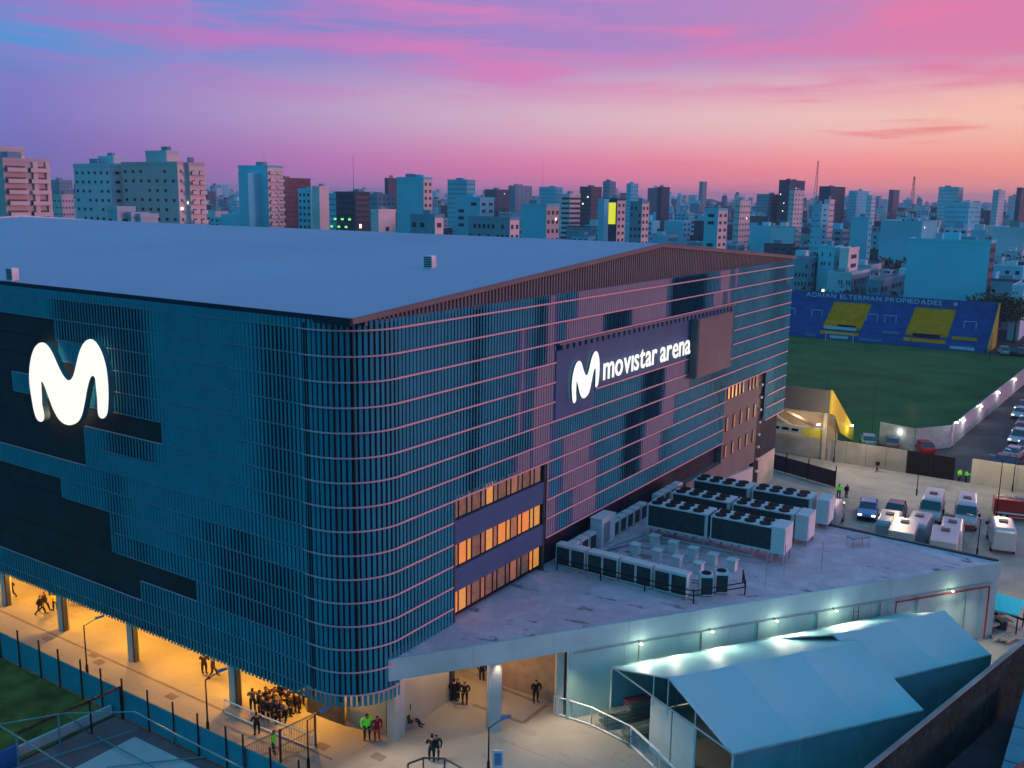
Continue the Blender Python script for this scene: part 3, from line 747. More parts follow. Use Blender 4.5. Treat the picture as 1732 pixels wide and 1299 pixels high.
b = MB(); b.box(-1.3, -.6, .1, 1.3, .6, 2.7); b.build('body', M['unit_white'], t, False); b = MB(); b.box(-1.35, -.65, 2.7, 1.35, .65, 2.78); b.build('lid', M['unit_white'], t, False)
b = MB(); b.box(-.9, -.64, .3, .2, -.61, 2.3); b.build('door', M['galv'], t, False)
pd = [(34.3, -5.0), (33.8, -7.1), (33.4, -9.2), (33.0, -11.2), (32.7, -13.1), (31.2, -4.6), (31.0, -6.8), (30.6, -8.9), (30.3, -11.0)]
for i, (x, y) in enumerate(pd):
    b = MB(); b.box(x-.35, y-.35, 7.1, x+.35, y+.35, 8.0); b.box(x-.45, y-.45, 8.0, x+.45, y+.45, 8.08)
    tag(b.build('pedestal', M['unit_white']), f'{ords[i]} small pale equipment pedestal, counted from the arena side, standing on roof before the chillers', 'pedestal', 'pedestals before the chillers')
for i, (p, q, r_) in enumerate((((28.6, -1.7, 7.4), (34.2, -3.9, 7.4), .12), ((29.3, -1.7, 7.4), (34.6, -3.6, 7.6), .12), ((27.0, -2.0, 7.35), (27.6, -12.2, 7.35), .09), ((27.5, -2.0, 7.35), (28.1, -12.2, 7.35), .09), ((32, -4.0, 7.5), (32.3, -9.0, 7.5), .1), ((34.9, -3.5, 7.7), (35.3, -14, 7.7), .13))):
    b = MB(); b.tube(p, q, r_, 8); tag(b.build('duct_pipe', M['pipe']), ['long pale pipe run from the wall condensers to the chillers', 'upper pale pipe beside the wall condenser run', 'thin pipe behind the handrail condensers, nearest them', 'thin pipe behind the handrail condensers, farther one', 'short pipe lying between the roof pedestals', 'thick pipe along the feet of the front chiller row'][i], 'pipe')
rl = thing('roof_handrail', 'black double handrail around the condensers on the annex roof', 'handrail', (24, -7, 7.1))
pp = [(23.7, -.9), (23.9, -5), (24.0, -9), (24.1, -13.2), (28.2, -15.9), (30.4, -14.9)]
b = MB()
for a, c in zip(pp, pp[1:]):
    for z in (7.75, 8.15): b.tube((*a, z), (*c, z), .05, 5)
b.build('rail', M['black_metal'], rl)
for a in pp: b = MB(); b.tube((*a, 7.1), (*a, 8.25), .06, 5); b.build('post', M['black_metal'], rl)
t = thing('steel_bench', 'small teal steel table with ladder at the far roof edge', 'work table', (45.2, -20.5, 7.1), -.6)
b = MB(); b.box(-1, -.5, .85, 1, .5, .95); b.build('table_top', M['paint_teal'], t, False)
for x in (-.9, .9):
    for y in (-.42, .42): b = MB(); b.tube((x, y, 0), (x, y, .85), .04, 5); b.build('leg', M['galv'], t, False)
for i, (x, y) in enumerate(((34, -17.2), (37, -19.5), (30.2, -16.9))):
    b = MB(); b.tube((x, y, 7.1), (x, y, 9.8), .03, 5); tag(b.build('roof_mast', M['galv']), ['thin mast standing on the roof left of the mast pair', 'thin mast farthest toward the roof edge', 'thin mast just past the black handrail end'][i], 'mast')

# ---------------------------------------------------------------- TENTS
def tent(name, label, P, zE, zR, open_front, nb):
    """P: far-front, near-front, near-back, far-back corners"""
    A, B, Cc, Dd = [Vector((*p, 0)) for p in P]; o = thing(name, label, 'tent', ((A+Cc)/2)[:2]+(0,), 0, 'pale blue event tents beside the annex wall')
    Z = Vector((0, 0, 1)); R0, R1 = (A+B)/2, (Dd+Cc)/2
    for far in (True, False):
        for k in range(nb):
            t0, t1 = k/nb, (k+1)/nb
            e0, e1 = (A.lerp(Dd, t0), A.lerp(Dd, t1)) if far else (B.lerp(Cc, t0), B.lerp(Cc, t1))
            r0, r1 = R0.lerp(R1, t0), R0.lerp(R1, t1)
            b = MB(); n = 6; m_ = 5
            for i in range(n+1):
                for j in range(m_+1):
                    a = i/n; c = j/m_
                    p = e0.lerp(r0, a).lerp(e1.lerp(r1, a), c)
                    z = zE+(zR-zE)*a-.10*math.sin(math.pi*a)*1.2-.09*math.sin(math.pi*c)
                    b.v.append((p.x, p.y, z))
            for i in range(n):
                for j in range(m_):
                    q = i*(m_+1)+j; b.f.append((q, q+1, q+m_+2, q+m_+1)); b.m.append(0)
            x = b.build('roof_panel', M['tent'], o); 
            for pl in x.data.polygons: pl.use_smooth = True
    for e0, e1 in ((A, Dd), (B, Cc)):
        b = MB(); b.tube(e0+Z*(zE-.08), e1+Z*(zE-.08), .09); b.build('eave_beam', M['tent_frame'], o)
    for k in range(nb+1):
        t_ = k/nb; e, r, f = A.lerp(Dd, t_), R0.lerp(R1, t_), B.lerp(Cc, t_)
        b = MB(); fr_ = M['white_metal' if k == 0 else 'tent_frame']; dz = .1 if k == 0 else .32; b.tube(e+Z*(zE-dz), r+Z*(zR-dz), .06); b.tube(f+Z*(zE-dz), r+Z*(zR-dz), .06); b.build('rafter', fr_, o)
        for q in (e, f): b = MB(); b.tube(q, q+Z*(zE-.1), .07); b.build('post', fr_, o)
    b = MB()
    for k in range(nb):
        a, c = B.lerp(Cc, k/nb), B.lerp(Cc, (k+1)/nb)
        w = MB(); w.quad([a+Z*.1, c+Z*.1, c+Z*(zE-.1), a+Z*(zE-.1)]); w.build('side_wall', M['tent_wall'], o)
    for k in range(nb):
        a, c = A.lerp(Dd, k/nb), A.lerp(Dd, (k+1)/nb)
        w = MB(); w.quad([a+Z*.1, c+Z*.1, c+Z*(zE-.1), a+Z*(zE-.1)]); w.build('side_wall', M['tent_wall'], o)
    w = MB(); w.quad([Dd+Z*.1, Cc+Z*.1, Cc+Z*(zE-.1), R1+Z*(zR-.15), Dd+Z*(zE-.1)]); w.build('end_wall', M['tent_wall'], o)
    if open_front:
        b = MB(); b.tube(A+Z*zE, B+Z*zE, .06)
        for t_ in (.38, .5, .72):
            q = A.lerp(B, t_); zt = zE+(zR-zE)*(1-abs(t_-.5)*2); b.tube(q+Z*(0 if t_ > .6 else zE-.6), q+Z*(zt-.1), .05)
        b.build('end_truss', M['white_metal'], o)
        for t0, t1 in ((.36, .535), (.545, .73)):
            a, c = A.lerp(B, t0), A.lerp(B, t1); dv = Vector((.03, -.02, 0))
            w = MB(); w.prism([(a.x, a.y), (c.x, c.y), (c.x+.06, c.y-.03), (a.x+.06, a.y-.03)], .05, zE-.12); w.build('door_panel', M['unit_white'], o)
    return o
T1 = [tuple(at(u, v, 4.3)[:2]) for u, v in ((1035, 1128), (1240, 1275), (1562, 1200), (1357, 1069))]
tent('event_tent', 'larger pale blue tent with open front gable nearest the plaza', T1, 4.3, 6.5, True, 3)
E_ = at(1520, 1036, 4.3); N1 = at(1508, 1148, 4.3); N2 = at(1676, 1106, 4.3)
tent('event_tent', 'smaller pale blue tent behind the first along the annex wall', [(T1[3][0]-2.2, T1[3][1]+1.45), (N1.x, N1.y), (N2.x, N2.y), (E_.x, E_.y)], 4.3, 6.2, False, 2)

# barrier stacks in front of the tent
bm_ = MB()
for z in (.25, 1.0): bm_.tube((0, 0, z), (2.2, 0, z), .045, 4)
for k in range(12): bm_.tube((k*.2, 0, .25), (k*.2, 0, 1.0), .022, 3)
bm_.tube((0, 0, .05), (0, 0, 1.05), .03, 4); bm_.tube((2.2, 0, .05), (2.2, 0, 1.05), .03, 4)
bmesh_bar = bm_.mesh('crowd_barrier', M['barrier'])
bmesh_red = bmesh_bar.copy(); bmesh_red.materials.clear(); bmesh_red.materials.append(M['pipe_red'])
for pi_, (u, v, rz, n_) in enumerate(((985, 1196, -.62, 10), (1022, 1190, -.62, 12), (1012, 1222, -.62, 9), (1052, 1212, -.58, 13), (1078, 1192, -.62, 11), (1050, 1250, -.6, 9), (1090, 1238, -.7, 8))):
    p = at(u, v)
    for i in range(n_):
        o = link('crowd_barrier', bmesh_red if i == n_-1 and pi_ in (3, 4) else bmesh_bar, None, (p.x+R.uniform(-.1, .1), p.y+R.uniform(-.1, .1), 0.06+i*.13), 0)
        o.rotation_euler = (math.radians(86), 0, rz+R.uniform(-.05, .05)); o.rotation_euler.rotate_axis('X', math.radians(R.uniform(-2, 2)))
        tag(o, f"steel crowd barrier lying in the {['leftmost pile by the ramp railing', 'pile against the annex wall', 'front pile along the railing', 'tallest pile with a red one on top', 'red-topped pile in the tent mouth', 'nearest pile at the railing bend', 'low pile beside the tent door panel'][pi_]}", 'crowd barrier', 'stacked crowd barriers by the tent')
# white ramp railing
def railing(name, pts, label, h=1.1, mt='rail_white', dz=0, infill=True):
    pts = [Vector(p) for p in pts]; o = thing(name, label, 'railing', pts[0])
    b = MB()
    for a, c in zip(pts, pts[1:]):
        for z in (h, .12): b.tube(a+Vector((0, 0, z)), c+Vector((0, 0, z)), .06, 5)
    b.build('rail', M[mt], o)
    for a, c in zip(pts, pts[1:]):
        n = max(1, int((c-a).length/2.2))
        for i in range(n+1):
            q = a.lerp(c, i/n); b = MB(); b.tube(q, q+Vector((0, 0, h)), .04, 5); b.build('post', M[mt], o)
        if infill:
            n = int((c-a).length/.14); b = MB()
            for i in range(1, n): q = a.lerp(c, i/n); b.tube(q+Vector((0, 0, .12)), q+Vector((0, 0, h)), .008, 3)
            if n > 1: b.build('balusters', M[mt], o)['kind'] = 'stuff'
    return o
railing('ramp_railing', [at(937, 1208), at(1000, 1228), at(1068, 1262), at(1115, 1306)], 'white steel railing running from annex wall past the barrier stacks', 1.5)
railing('ramp_railing', [at(1066, 1262), at(1106, 1300), at(1150, 1345)], 'short pale railing enclosing the ramp at the bottom edge by the tent', 1.5)
railing('queue_railing', [at(380, 1206), at(430, 1228), at(466, 1243), at(530, 1268)], 'white railing beside the waiting crowd under the arena edge', 1.1)
# mesh gate
def mesh_fence(a, c, h, label):
    a, c = Vector(a), Vector(c); o = thing('mesh_fence', label, 'fence', a, 0, 'dark mesh fence panels by the queue'); b = MB(); n = max(2, int((c-a).length/.13))
    for i in range(n+1): q = a.lerp(c, i/n); b.tube(q+Vector((0, 0, .1)), q+Vector((0, 0, h)), .012, 3)
    for k in range(int(h/.16)): b.tube(a+Vector((0, 0, .1+k*.16)), c+Vector((0, 0, .1+k*.16)), .01, 3)
    b.build('wire_mesh', M['gunmetal'], o)['kind'] = 'stuff'
    b = MB()
    for z in (.1, h/2, h): b.tube(a+Vector((0, 0, z)), c+Vector((0, 0, z)), .04, 5)
    b.build('frame', M['brown_clad'], o)
    for q in (a, c): b = MB(); b.tube(q, q+Vector((0, 0, h+.05)), .08, 5); b.build('post', M['gunmetal'], o)
mesh_fence(at(534, 1260), at(475, 1290), 2.45, 'dark mesh fence panel between the lamp post and the arena corner')
mesh_fence(at(475, 1290), at(415, 1320), 2.45, 'dark mesh fence panel meeting the end of the blue fence')
b = MB(); a, c = at(520, 1204), at(583, 1228)
b.prism([(a.x, a.y), (c.x, c.y), (c.x+.15, c.y+.1), (a.x+.15, a.y+.1)], 0, 2.3); tag(b.build('solid_gate', M['gunmetal']), 'dark solid gate leaf standing open beneath the rounded corner', 'gate')
p = at(606, 1230); b = MB(); b.box(p.x+.3, p.y+.2, .7, p.x+.36, p.y+1.3, 2.2); tag(b.build('orange_banner', M['orange_sign']), 'small orange red lit banner beside the guard in green', 'banner')

# ---------------------------------------------------------------- blue fence
fe = thing('blue_fence', 'long teal blue panel fence with tall dark posts along the walkway', 'fence', (-4.55, 20, 0))
py = [p.y for p in (at(32, 1130), at(65, 1149), at(102, 1163), at(137, 1183), at(173, 1199), at(212, 1215), at(254, 1237), at(299, 1257), at(343, 1276), at(391, 1299))]
py = [py[0]+2.9*i for i in range(8, 0, -1)]+py+[py[-1]-1.7, py[-1]-4.3, py[-1]-6.9, py[-1]-9.5]
for a, c in zip(py, py[1:]):
    b = MB(); b.box(-4.58, c+.05, .05, -4.5, a-.05, 2.25); b.build('panel', M['blue_panel'], fe)
    for z in (.3, 1.2, 2.15):
        pass
for y in py: b = MB(); b.tube((-4.66, y, 0), (-4.66, y, 3.25), .07, 6); b.build('post', M['black_metal'], fe)
# court side things, bottom left
b = MB(); a, c = at(-60, 1322), at(190, 1208)
b.prism([(a.x, a.y), (c.x, c.y), (c.x, c.y+.25), (a.x, a.y+.25)], 0, .7); tag(b.build('low_wall', M['white_wall']), 'low whitewashed kerb wall between lawn and court', 'low wall')
fr = thing('practice_cage', 'dark and teal steel net frame standing on the court edge by the lawn', 'frame', (-9, 19.4, 0))
b = MB(); b.tube((-4.75, 19.3, 2.65), (-12.6, 19.5, 2.65), .07); b.tube((-4.75, 19.3, 2.5), (-12.6, 19.5, 2.5), .035); b.build('crossbar', M['black_metal'], fr)
for x in (-4.75, -7.2, -9.6, -12.6): b = MB(); b.tube((x, 19.4, 0), (x, 19.4, 2.65), .07); b.build('post', M['paint_teal'] if x < -8 else M['black_metal'], fr)
fr2 = thing('pavilion_frame', 'light teal tubular roof frame over the court in the near corner', 'frame', (-9, 15, 0))
Q = [at(-40, 1232, 2.9), at(112, 1206, 2.9), at(228, 1204, 2.9), at(294, 1240, 2.9), at(415, 1302, 2.9), at(118, 1300, 2.9), at(0, 1228, 2.9)]
for a, c in ((0, 1), (1, 2), (2, 3), (3, 4), (6, 5)):
    b = MB(); b.tube(Q[a], Q[c], .05); b.build('roof_tube', M['paint_teal'], fr2)
for a, c in ((at(112, 1206, 2.9), at(150, 1240, .1)), (at(165, 1246, .3), at(262, 1299, .3)), (at(30, 1299, .3), at(225, 1236, .3)), (at(228, 1206, 2.9), at(236, 1236, .1)), (at(294, 1240, 2.9), at(298, 1262, .1)), (at(180, 1298, .2), at(345, 1280, .2))):
    b = MB(); b.tube(a, c, .05); b.build('brace', M['paint_teal'], fr2)
sf = MB(); p = at(0, 1240); sf.box(-14, 20.0, 0, -12.2, 20.15, 1.5); tag(sf.build('blue_board', M['stand_blue']), 'deep blue board at the left edge beside the lawn', 'board')

# ---------------------------------------------------------------- street lamps
def street_lamp(p, label, h=4.3, arm=(1, 0), lit=False, head='paint_blue', grp='dark lamp posts on the plaza'):
    t = thing('street_lamp', label, 'street lamp', (p[0], p[1], 0), math.atan2(arm[1], arm[0]), grp)
    b = MB(); b.tube((0, 0, 0), (0, 0, h), .07, 8, r2=.045); b.build('pole', M['black_metal'], t, False)
    b = MB(); b.tube((0, 0, 0), (0, 0, .9), .11, 8); b.build('base', M['black_metal'], t, False)
    b = MB(); b.tube((0, 0, h-.05), (.95, 0, h+.45), .035, 6); b.build('arm', M['black_metal'], t, False)
    b = MB(); b.v = [(.85, -.16, h+.4), (1.55, -.12, h+.58), (1.55, .12, h+.58), (.85, .16, h+.4), (.85, -.16, h+.52), (1.55, -.12, h+.66), (1.55, .12, h+.66), (.85, .16, h+.52)]
    b.f = [(0, 3, 2, 1), (4, 5, 6, 7), (0, 1, 5, 4), (1, 2, 6, 5), (2, 3, 7, 6), (3, 0, 4, 7)]; b.m = [0]*6
    b.build('lamp_head', M[head], t, False)
    return t
street_lamp(at(148, 1142), 'unlit lamp post behind blue fence nearest the left edge', 4.3, (.75, -.55))
street_lamp(at(352, 1240), 'unlit lamp post behind blue fence beside the queue railing', 4.2, (.75, -.55))
street_lamp(at(522, 1302), 'unlit lamp post with blue head by the mesh gate', 3.7, (.8, -.5))
street_lamp(at(826, 1308), 'unlit lamp post at the bottom centre on the plaza', 3.4, (.75, -.55))
street_lamp(at(1410, 782), 'dark lamp post beside the small yellow stand', 6.2, (.6, .6), grp='lamp posts in the service yard')
street_lamp(at(1550, 838), 'dark lamp post in front of the black gate', 6.6, (-.4, .8), grp='lamp posts in the service yard')
street_lamp(at(1684, 885), 'tall dark lamp post near the red fire engine', 8.0, (-.4, .9), grp='lamp posts in the service yard')
street_lamp(at(1712, 832), 'thin pole against the beige yard wall', 5.2, (.4, .9), grp='lamp posts in the service yard')
street_lamp(at(1652, 940), 'dark lamp post among the parked white vans', 4.2, (-.5, .8), grp='lamp posts in the service yard')
# bottom centre: bus shelter like frame and small kiosk board
t = thing('entrance_frame', 'grey blue tubular frame cut by the bottom edge of the plaza', 'frame', at(730, 1299))
b = MB(); qs = [at(690, 1292, 1.6), at(716, 1282, 1.6), at(752, 1283, 1.6), at(782, 1300, 1.6)]
for a, c in zip(qs, qs[1:]): b.tube(a, c, .07)
b.build('top_rail', M['gunmetal'], t)
for q in qs[:3]: b = MB(); b.tube(q, (q.x, q.y, 0), .06); b.build('post', M['gunmetal'], t)
t = thing('white_board', 'small white framed board at the bottom edge right of the lamp post', 'board', at(842, 1310))
b = MB(); p = at(842, 1306); b.obox((p.x, p.y, 1.0), .1, .7, 1.3, .6); b.build('panel', M['white_metal'], t); b = MB(); b.obox((p.x-.06, p.y-.04, 1.0), .04, .45, .9, .6); b.build('inset', M['paint_blue'], t)

# ---------------------------------------------------------------- people
SEG = {}
def person_mesh(key, J, extra=None):
    """J: dict of joints -> (pos, radius)"""
    E = [('pel', 'bel'), ('bel', 'che'), ('che', 'nec'), ('nec', 'hed'), ('hed', 'top'), ('che', 'shL'), ('che', 'shR'), ('shL', 'elL'), ('elL', 'haL'), ('haL', 'fiL'), ('shR', 'elR'), ('elR', 'haR'), ('haR', 'fiR'),
         ('pel', 'hiL'), ('pel', 'hiR'), ('hiL', 'knL'), ('knL', 'anL'), ('anL', 'toL'), ('hiR', 'knR'), ('knR', 'anR'), ('anR', 'toR')]
    names = list(J); idx = {n: i for i, n in enumerate(names)}
    me = bpy.data.meshes.new('p'); me.from_pydata([J[n][0] for n in names], [(idx[a], idx[c]) for a, c in E], [])
    o = bpy.data.objects.new('p', me); C.objects.link(o)
    md = o.modifiers.new('s', 'SKIN'); sv = me.skin_vertices[0].data
    for n, i in idx.items(): sv[i].radius = J[n][1] if isinstance(J[n][1], tuple) else (J[n][1], J[n][1]); sv[i].use_root = (n == 'pel')
    s2 = o.modifiers.new('u', 'SUBSURF'); s2.levels = 1; s2.render_levels = 1
    bpy.context.view_layer.update()
    r = bpy.data.meshes.new_from_object(o.evaluated_get(bpy.context.evaluated_depsgraph_get())); bpy.data.objects.remove(o)
    for k in ('skin', 'cloth_black', 'cloth_charcoal', 'hair'): r.materials.append(M[k])
    hips = J['pel'][0]; neck = J['nec'][0]; hd = Vector(J['hed'][0])
    for p in r.polygons:
        p.use_smooth = True; c = p.center
        dn = min(names, key=lambda n: (Vector(J[n][0])-c).length)
        if (c-hd).length < .19 and c.z > neck[2]+.04: p.material_index = 3 if (c.z > hd.z+.05 or c.x < hd.x-.04) else 0
        elif dn in ('fiL', 'fiR', 'nec'): p.material_index = 0
        elif dn in ('knL', 'knR', 'anL', 'anR', 'toL', 'toR', 'hiL', 'hiR') and c.z < hips[2]+.02: p.material_index = 2
        else: p.material_index = 1
    r.name = 'person_'+key
    return r
def J_stand(arm=0, step=.0, lean=0, bend=0):
    return dict(pel=((0, 0, .98), (.15, .12)), bel=((0, 0, 1.12), (.14, .11)), che=((.01+lean*.4, 0, 1.36), (.17, .12)), nec=((.02+lean*.55, 0, 1.52), .06), hed=((.04+lean*.65, 0, 1.66), (.09, .1)), top=((.04+lean*.65, 0, 1.76), .075),
                shL=((0+lean*.4, .2, 1.44), .07), shR=((0+lean*.4, -.2, 1.44), .07), elL=((-.03+arm*.1+lean*.3, .27, 1.16), .052), haL=((.05+arm*.28+lean*.3, .24-arm*.12, .93+arm*.25), .038), fiL=((.07+arm*.36+lean*.3, .23-arm*.17, .83+arm*.34), .03),
                elR=((-.03+arm*.1+lean*.3-step*.25, -.27, 1.16), .052), haR=((.05+arm*.28+lean*.3-step*.1, -.24+arm*.12, .93+arm*.25), .038), fiR=((.07+arm*.36+lean*.3-step*.05, -.23+arm*.17, .83+arm*.34), .03),
                hiL=((step*.06, .1, .9), .095), hiR=((-step*.06, -.1, .9), .095), knL=((step*.42, .11, .5), .066), knR=((-step*.18, -.11, .5), .066), anL=((step*.6, .11, .09), .042), anR=((-step*.75, -.11, .09+step*.12), .042), toL=((step*.6+.17, .13, .04), .04), toR=((-step*.75+.15, -.13, .04+step*.06), .04))
def J_sit():
    d = J_stand(.6); sh = -.45
    for k in list(d):
        p, r = d[k]; p = (p[0]-.05, p[1], p[2]+sh) if k[:2] not in ('kn', 'an', 'to') else p; d[k] = (p, r)
    d['knL'] = ((.42, .12, .5), .07); d['knR'] = ((.42, -.1, .52), .07); d['anL'] = ((.62, .12, .1), .045); d['anR'] = ((.55, -.1, .1), .045)
    d['toL'] = ((.78, .13, .05), .04); d['toR'] = ((.7, -.1, .05), .04); d['hiL'] = ((.02, .1, .5), .1); d['hiR'] = ((.02, -.1, .5), .1)
    return d
PM = dict(stand=person_mesh('stand', J_stand()), arms=person_mesh('arms', J_stand(1)), walk=person_mesh('walk', J_stand(.1, .42)), lean=person_mesh('lean', J_stand(.8, .1, .35)), sit=person_mesh('sit', J_sit()))
def person(p, rz, pose, top, leg, label, grp=None, s=1.06, hair='hair'):
    o = link('person', PM[pose], None, (p[0], p[1], 0), rz); k_ = s*R.uniform(1.28, 1.42); o.scale = (k_, k_, s*R.uniform(.97, 1.05))
    tag(o, label, 'person', grp)
    for i, k in ((1, top), (2, leg), (3, hair)):
        o.material_slots[i].link = 'OBJECT'; o.material_slots[i].material = M[k]
    return o
def P(u, v, rz, pose, top, leg, label, **kw): return person(at(u, v), rz, pose, top, leg, label, **kw)
P(20, 1012, 2.2, 'walk', 'cloth_black', 'cloth_black', 'person in black walking beyond the leftmost column')
P(69, 1040, -.8, 'walk', 'cloth_black', 'cloth_navy', 'person in black striding left of the yellow steward')
P(76, 1034, -.9, 'walk', 'cloth_charcoal', 'cloth_black', 'person in dark coat walking close behind another')
P(94, 1033, 1.4, 'stand', 'cloth_yellow', 'cloth_black', 'steward in yellow vest beside the second column')
P(87, 1008, 1.0, 'stand', 'cloth_black', 'cloth_black', 'dark figure half hidden under the facade edge')
P(112, 1022, 2.0, 'stand', 'cloth_black', 'cloth_black', 'dark figure just right of the second column')
P(346, 1141, .5, 'arms', 'cloth_brown', 'cloth_brown', 'person in brown coat walking behind lamp post')
P(361, 1146, -.6, 'walk', 'cloth_charcoal', 'cloth_black', 'person in charcoal walking right of brown coat')
P(435, 1244, 1.2, 'arms', 'cloth_charcoal', 'cloth_black', 'person in long grey coat outside the queue railing')
P(463, 1276, -.6, 'stand', 'hiviz', 'cloth_black', 'guard in light green jacket inside the mesh fence')
P(621, 1251, -2.4, 'stand', 'hiviz', 'cloth_black', 'guard in bright green jacket under the rounded corner', s=1.12)
P(638, 1252, -2.2, 'stand', 'cloth_red', 'cloth_red', 'person in dark red coat right of the green guard')
P(692, 1230, -.9, 'sit', 'cloth_olive', 'cloth_black', 'person sitting on a chair by the wide canopy column')
c_ = at(690, 1229); b = MB(); b.box(c_.x-.3, c_.y-.25, .42, c_.x+.2, c_.y+.25, .48)
for dx in (-.28, .18):
    for dy in (-.22, .22): b.tube((c_.x+dx, c_.y+dy, 0), (c_.x+dx, c_.y+dy, .42), .02, 4)
b.box(c_.x-.32, c_.y-.25, .48, c_.x-.27, c_.y+.25, .95); tag(b.build('chair', M['black_metal']), 'dark chair under the seated person', 'chair')
P(768, 1187, .6, 'stand', 'cloth_black', 'cloth_black', 'person in black, nearest the lit doorway')
P(775, 1184, 2.6, 'stand', 'cloth_navy', 'cloth_black', 'person in navy close beside the lit doorway figure')
P(786, 1190, -2.6, 'arms', 'cloth_black', 'cloth_black', 'person in black just left of the round canopy column')
P(832, 1176, -.4, 'arms', 'cloth_charcoal', 'cloth_black', 'person in charcoal facing a companion right of the column')
P(841, 1182, 2.4, 'lean', 'cloth_black', 'cloth_black', 'person in black leaning toward a companion')
P(815, 1152, .2, 'stand', 'cloth_black', 'cloth_black', 'dark figure deep inside the hall behind the column')
P(906, 1188, -2.2, 'arms', 'cloth_black', 'cloth_black', 'person in black with folded arms alone by the canopy wall')
P(738, 1284, -2.5, 'stand', 'cloth_olive', 'cloth_charcoal', 'taller person of the pair on the open plaza')
P(730, 1289, .6, 'lean', 'cloth_charcoal', 'cloth_charcoal', 'shorter person of the pair on the open plaza')
P(1322, 796, -2.6, 'stand', 'hiviz', 'cloth_black', 'guard in green beyond the dark yard fence')
P(1483, 798, 2.6, 'walk', 'cloth_black', 'cloth_black', 'lone person in black crossing the yard')
P(1418, 842, -2.4, 'stand', 'hiviz', 'cloth_black', 'guard in green jacket left of the parked cars')
P(1431, 842, -2.0, 'stand', 'cloth_black', 'cloth_black', 'person in black beside the guard left of the cars')
P(1421, 870, -2.3, 'arms', 'cloth_brown', 'cloth_black', 'person in brown jacket nearest the chiller cabinets')
P(1622, 814, -2.0, 'stand', 'hiviz', 'cloth_black', 'left guard in green by the black yard gate')
P(1633, 816, -1.2, 'arms', 'hiviz', 'cloth_black', 'right guard in green by the black yard gate')
qr = random.Random(5)
QP = [(428, 1203), (441, 1207), (452, 1200), (458, 1208), (466, 1196), (472, 1206), (478, 1192), (484, 1202), (490, 1189), (494, 1198), (500, 1188), (504, 1197), (510, 1192), (445, 1216), (457, 1219), (468, 1215), (480, 1213), (492, 1210), (503, 1207), (470, 1224), (484, 1221), (474, 1184), (487, 1183)]
for i, (u, v) in enumerate(QP):
    p = at(u, v); person((p.x, p.y), qr.uniform(-3, 3), qr.choice(['stand', 'stand', 'arms', 'lean']), ['cloth_grey', 'cloth_black', 'cloth_charcoal', 'cloth_brown', 'cloth_navy'][i % 5], 'cloth_black', f"person in {['dark', 'black', 'charcoal', 'brown', 'navy'][i % 5]} coat standing in the {'front row' if v > 1212 else ('middle' if v > 1196 else 'back')} of the queue behind white railing", 'people queueing under the arena edge')

# ---------------------------------------------------------------- vehicles
def wheels(t, xs, w, r):
    for x in xs:
        for sy in (-1, 1):
            b = MB(); b.tube((x, sy*w, r), (x, sy*(w-.2), r), r, 12); o = b.build('wheel', M['tyre'], t, False)
            b = MB(); b.tube((x, sy*(w+.01), r), (x, sy*(w-.02), r), r*.6, 8); b.build('rim', M['galv'], o, False)
def section_body(t, prof, W, name, mt, taper=.0, zt=1.0):
    """prof: list of (x,z) outline; extruded across y with the upper part narrowed"""
    b = MB(); n = len(prof)
    for sy in (-1, 1):
        for x, z in prof:
            w = W-(taper if z > zt else 0); b.v.append((x, sy*w, z))
    for i in range(n):
        j = (i+1) % n; b.f.append((i, j, n+j, n+i)); b.m.append(0)
    b.f.append(tuple(range(n))); b.f.append(tuple(range(n, 2*n))); b.m += [0, 0]
    return b.build(name, mt, t, False)
VS = 1.27
def car(p, rz, paint, label, grp=None, suv=False, roofpaint=None):
    h = 1.75 if suv else 1.46
    t = thing('parked_car', label, 'car', (p[0], p[1], 0), rz, grp); t.scale = (VS,)*3
    body = section_body(t, [(-2.15, .3), (-2.2, .75), (-2.05, .98), (.95, .98), (1.5, .9), (2.1, .78), (2.2, .55), (2.15, .28)], .88, 'body', M[paint])
    bv = body.modifiers.new('b', 'BEVEL'); bv.width = .08; bv.segments = 2
    section_body(t, [(-1.95, .99), (-1.55, h-.12), (-1.35, h-.05), (.15, h-.05), (.95, .99)], .8, 'glasshouse', M['glass'], .12, 1.2)
    b = MB(); b.v = [(x, y, z) for z, e in ((h-.05, 0), (h, .06)) for x, y in ((-1.42+e, -.68+e), (.2-e, -.68+e), (.2-e, .68-e), (-1.42+e, .68-e))]
    b.f = [(0, 3, 2, 1), (4, 5, 6, 7), (0, 1, 5, 4), (1, 2, 6, 5), (2, 3, 7, 6), (3, 0, 4, 7)]; b.m = [0]*6; b.build('roof', M[roofpaint or paint], t, False)
    for sy in (-1, 1):
        b = MB()
        for xa, za, xb, zb in ((-1.95, .99, -1.45, h-.06), (-.5, .99, -.5, h-.06), (.95, .99, .18, h-.06)):
            b.tube((xa, sy*.81, za), (xb, sy*.7, zb), .04, 4)
        b.build('pillar', M[paint], t, False)
        b = MB(); b.box(2.06, sy*.62-.18, .6, 2.2, sy*.62+.18, .76); b.build('headlight', M['head_lit'], t, False)
        b = MB(); b.box(-2.22, sy*.66-.14, .68, -2.1, sy*.66+.14, .88); b.build('tail_light', M['tail_red'], t, False)
        b = MB(); b.box(.72, sy*.9-.06, .95, .88, sy*.9+.1*sy+.06, 1.08); b.build('mirror', M[paint], t, False)
    b = MB(); b.box(2.1, -.7, .3, 2.26, .7, .5); b.build('bumper', M['black_metal'], t, False)
    wheels(t, (-1.35, 1.35), .9, .33); return t
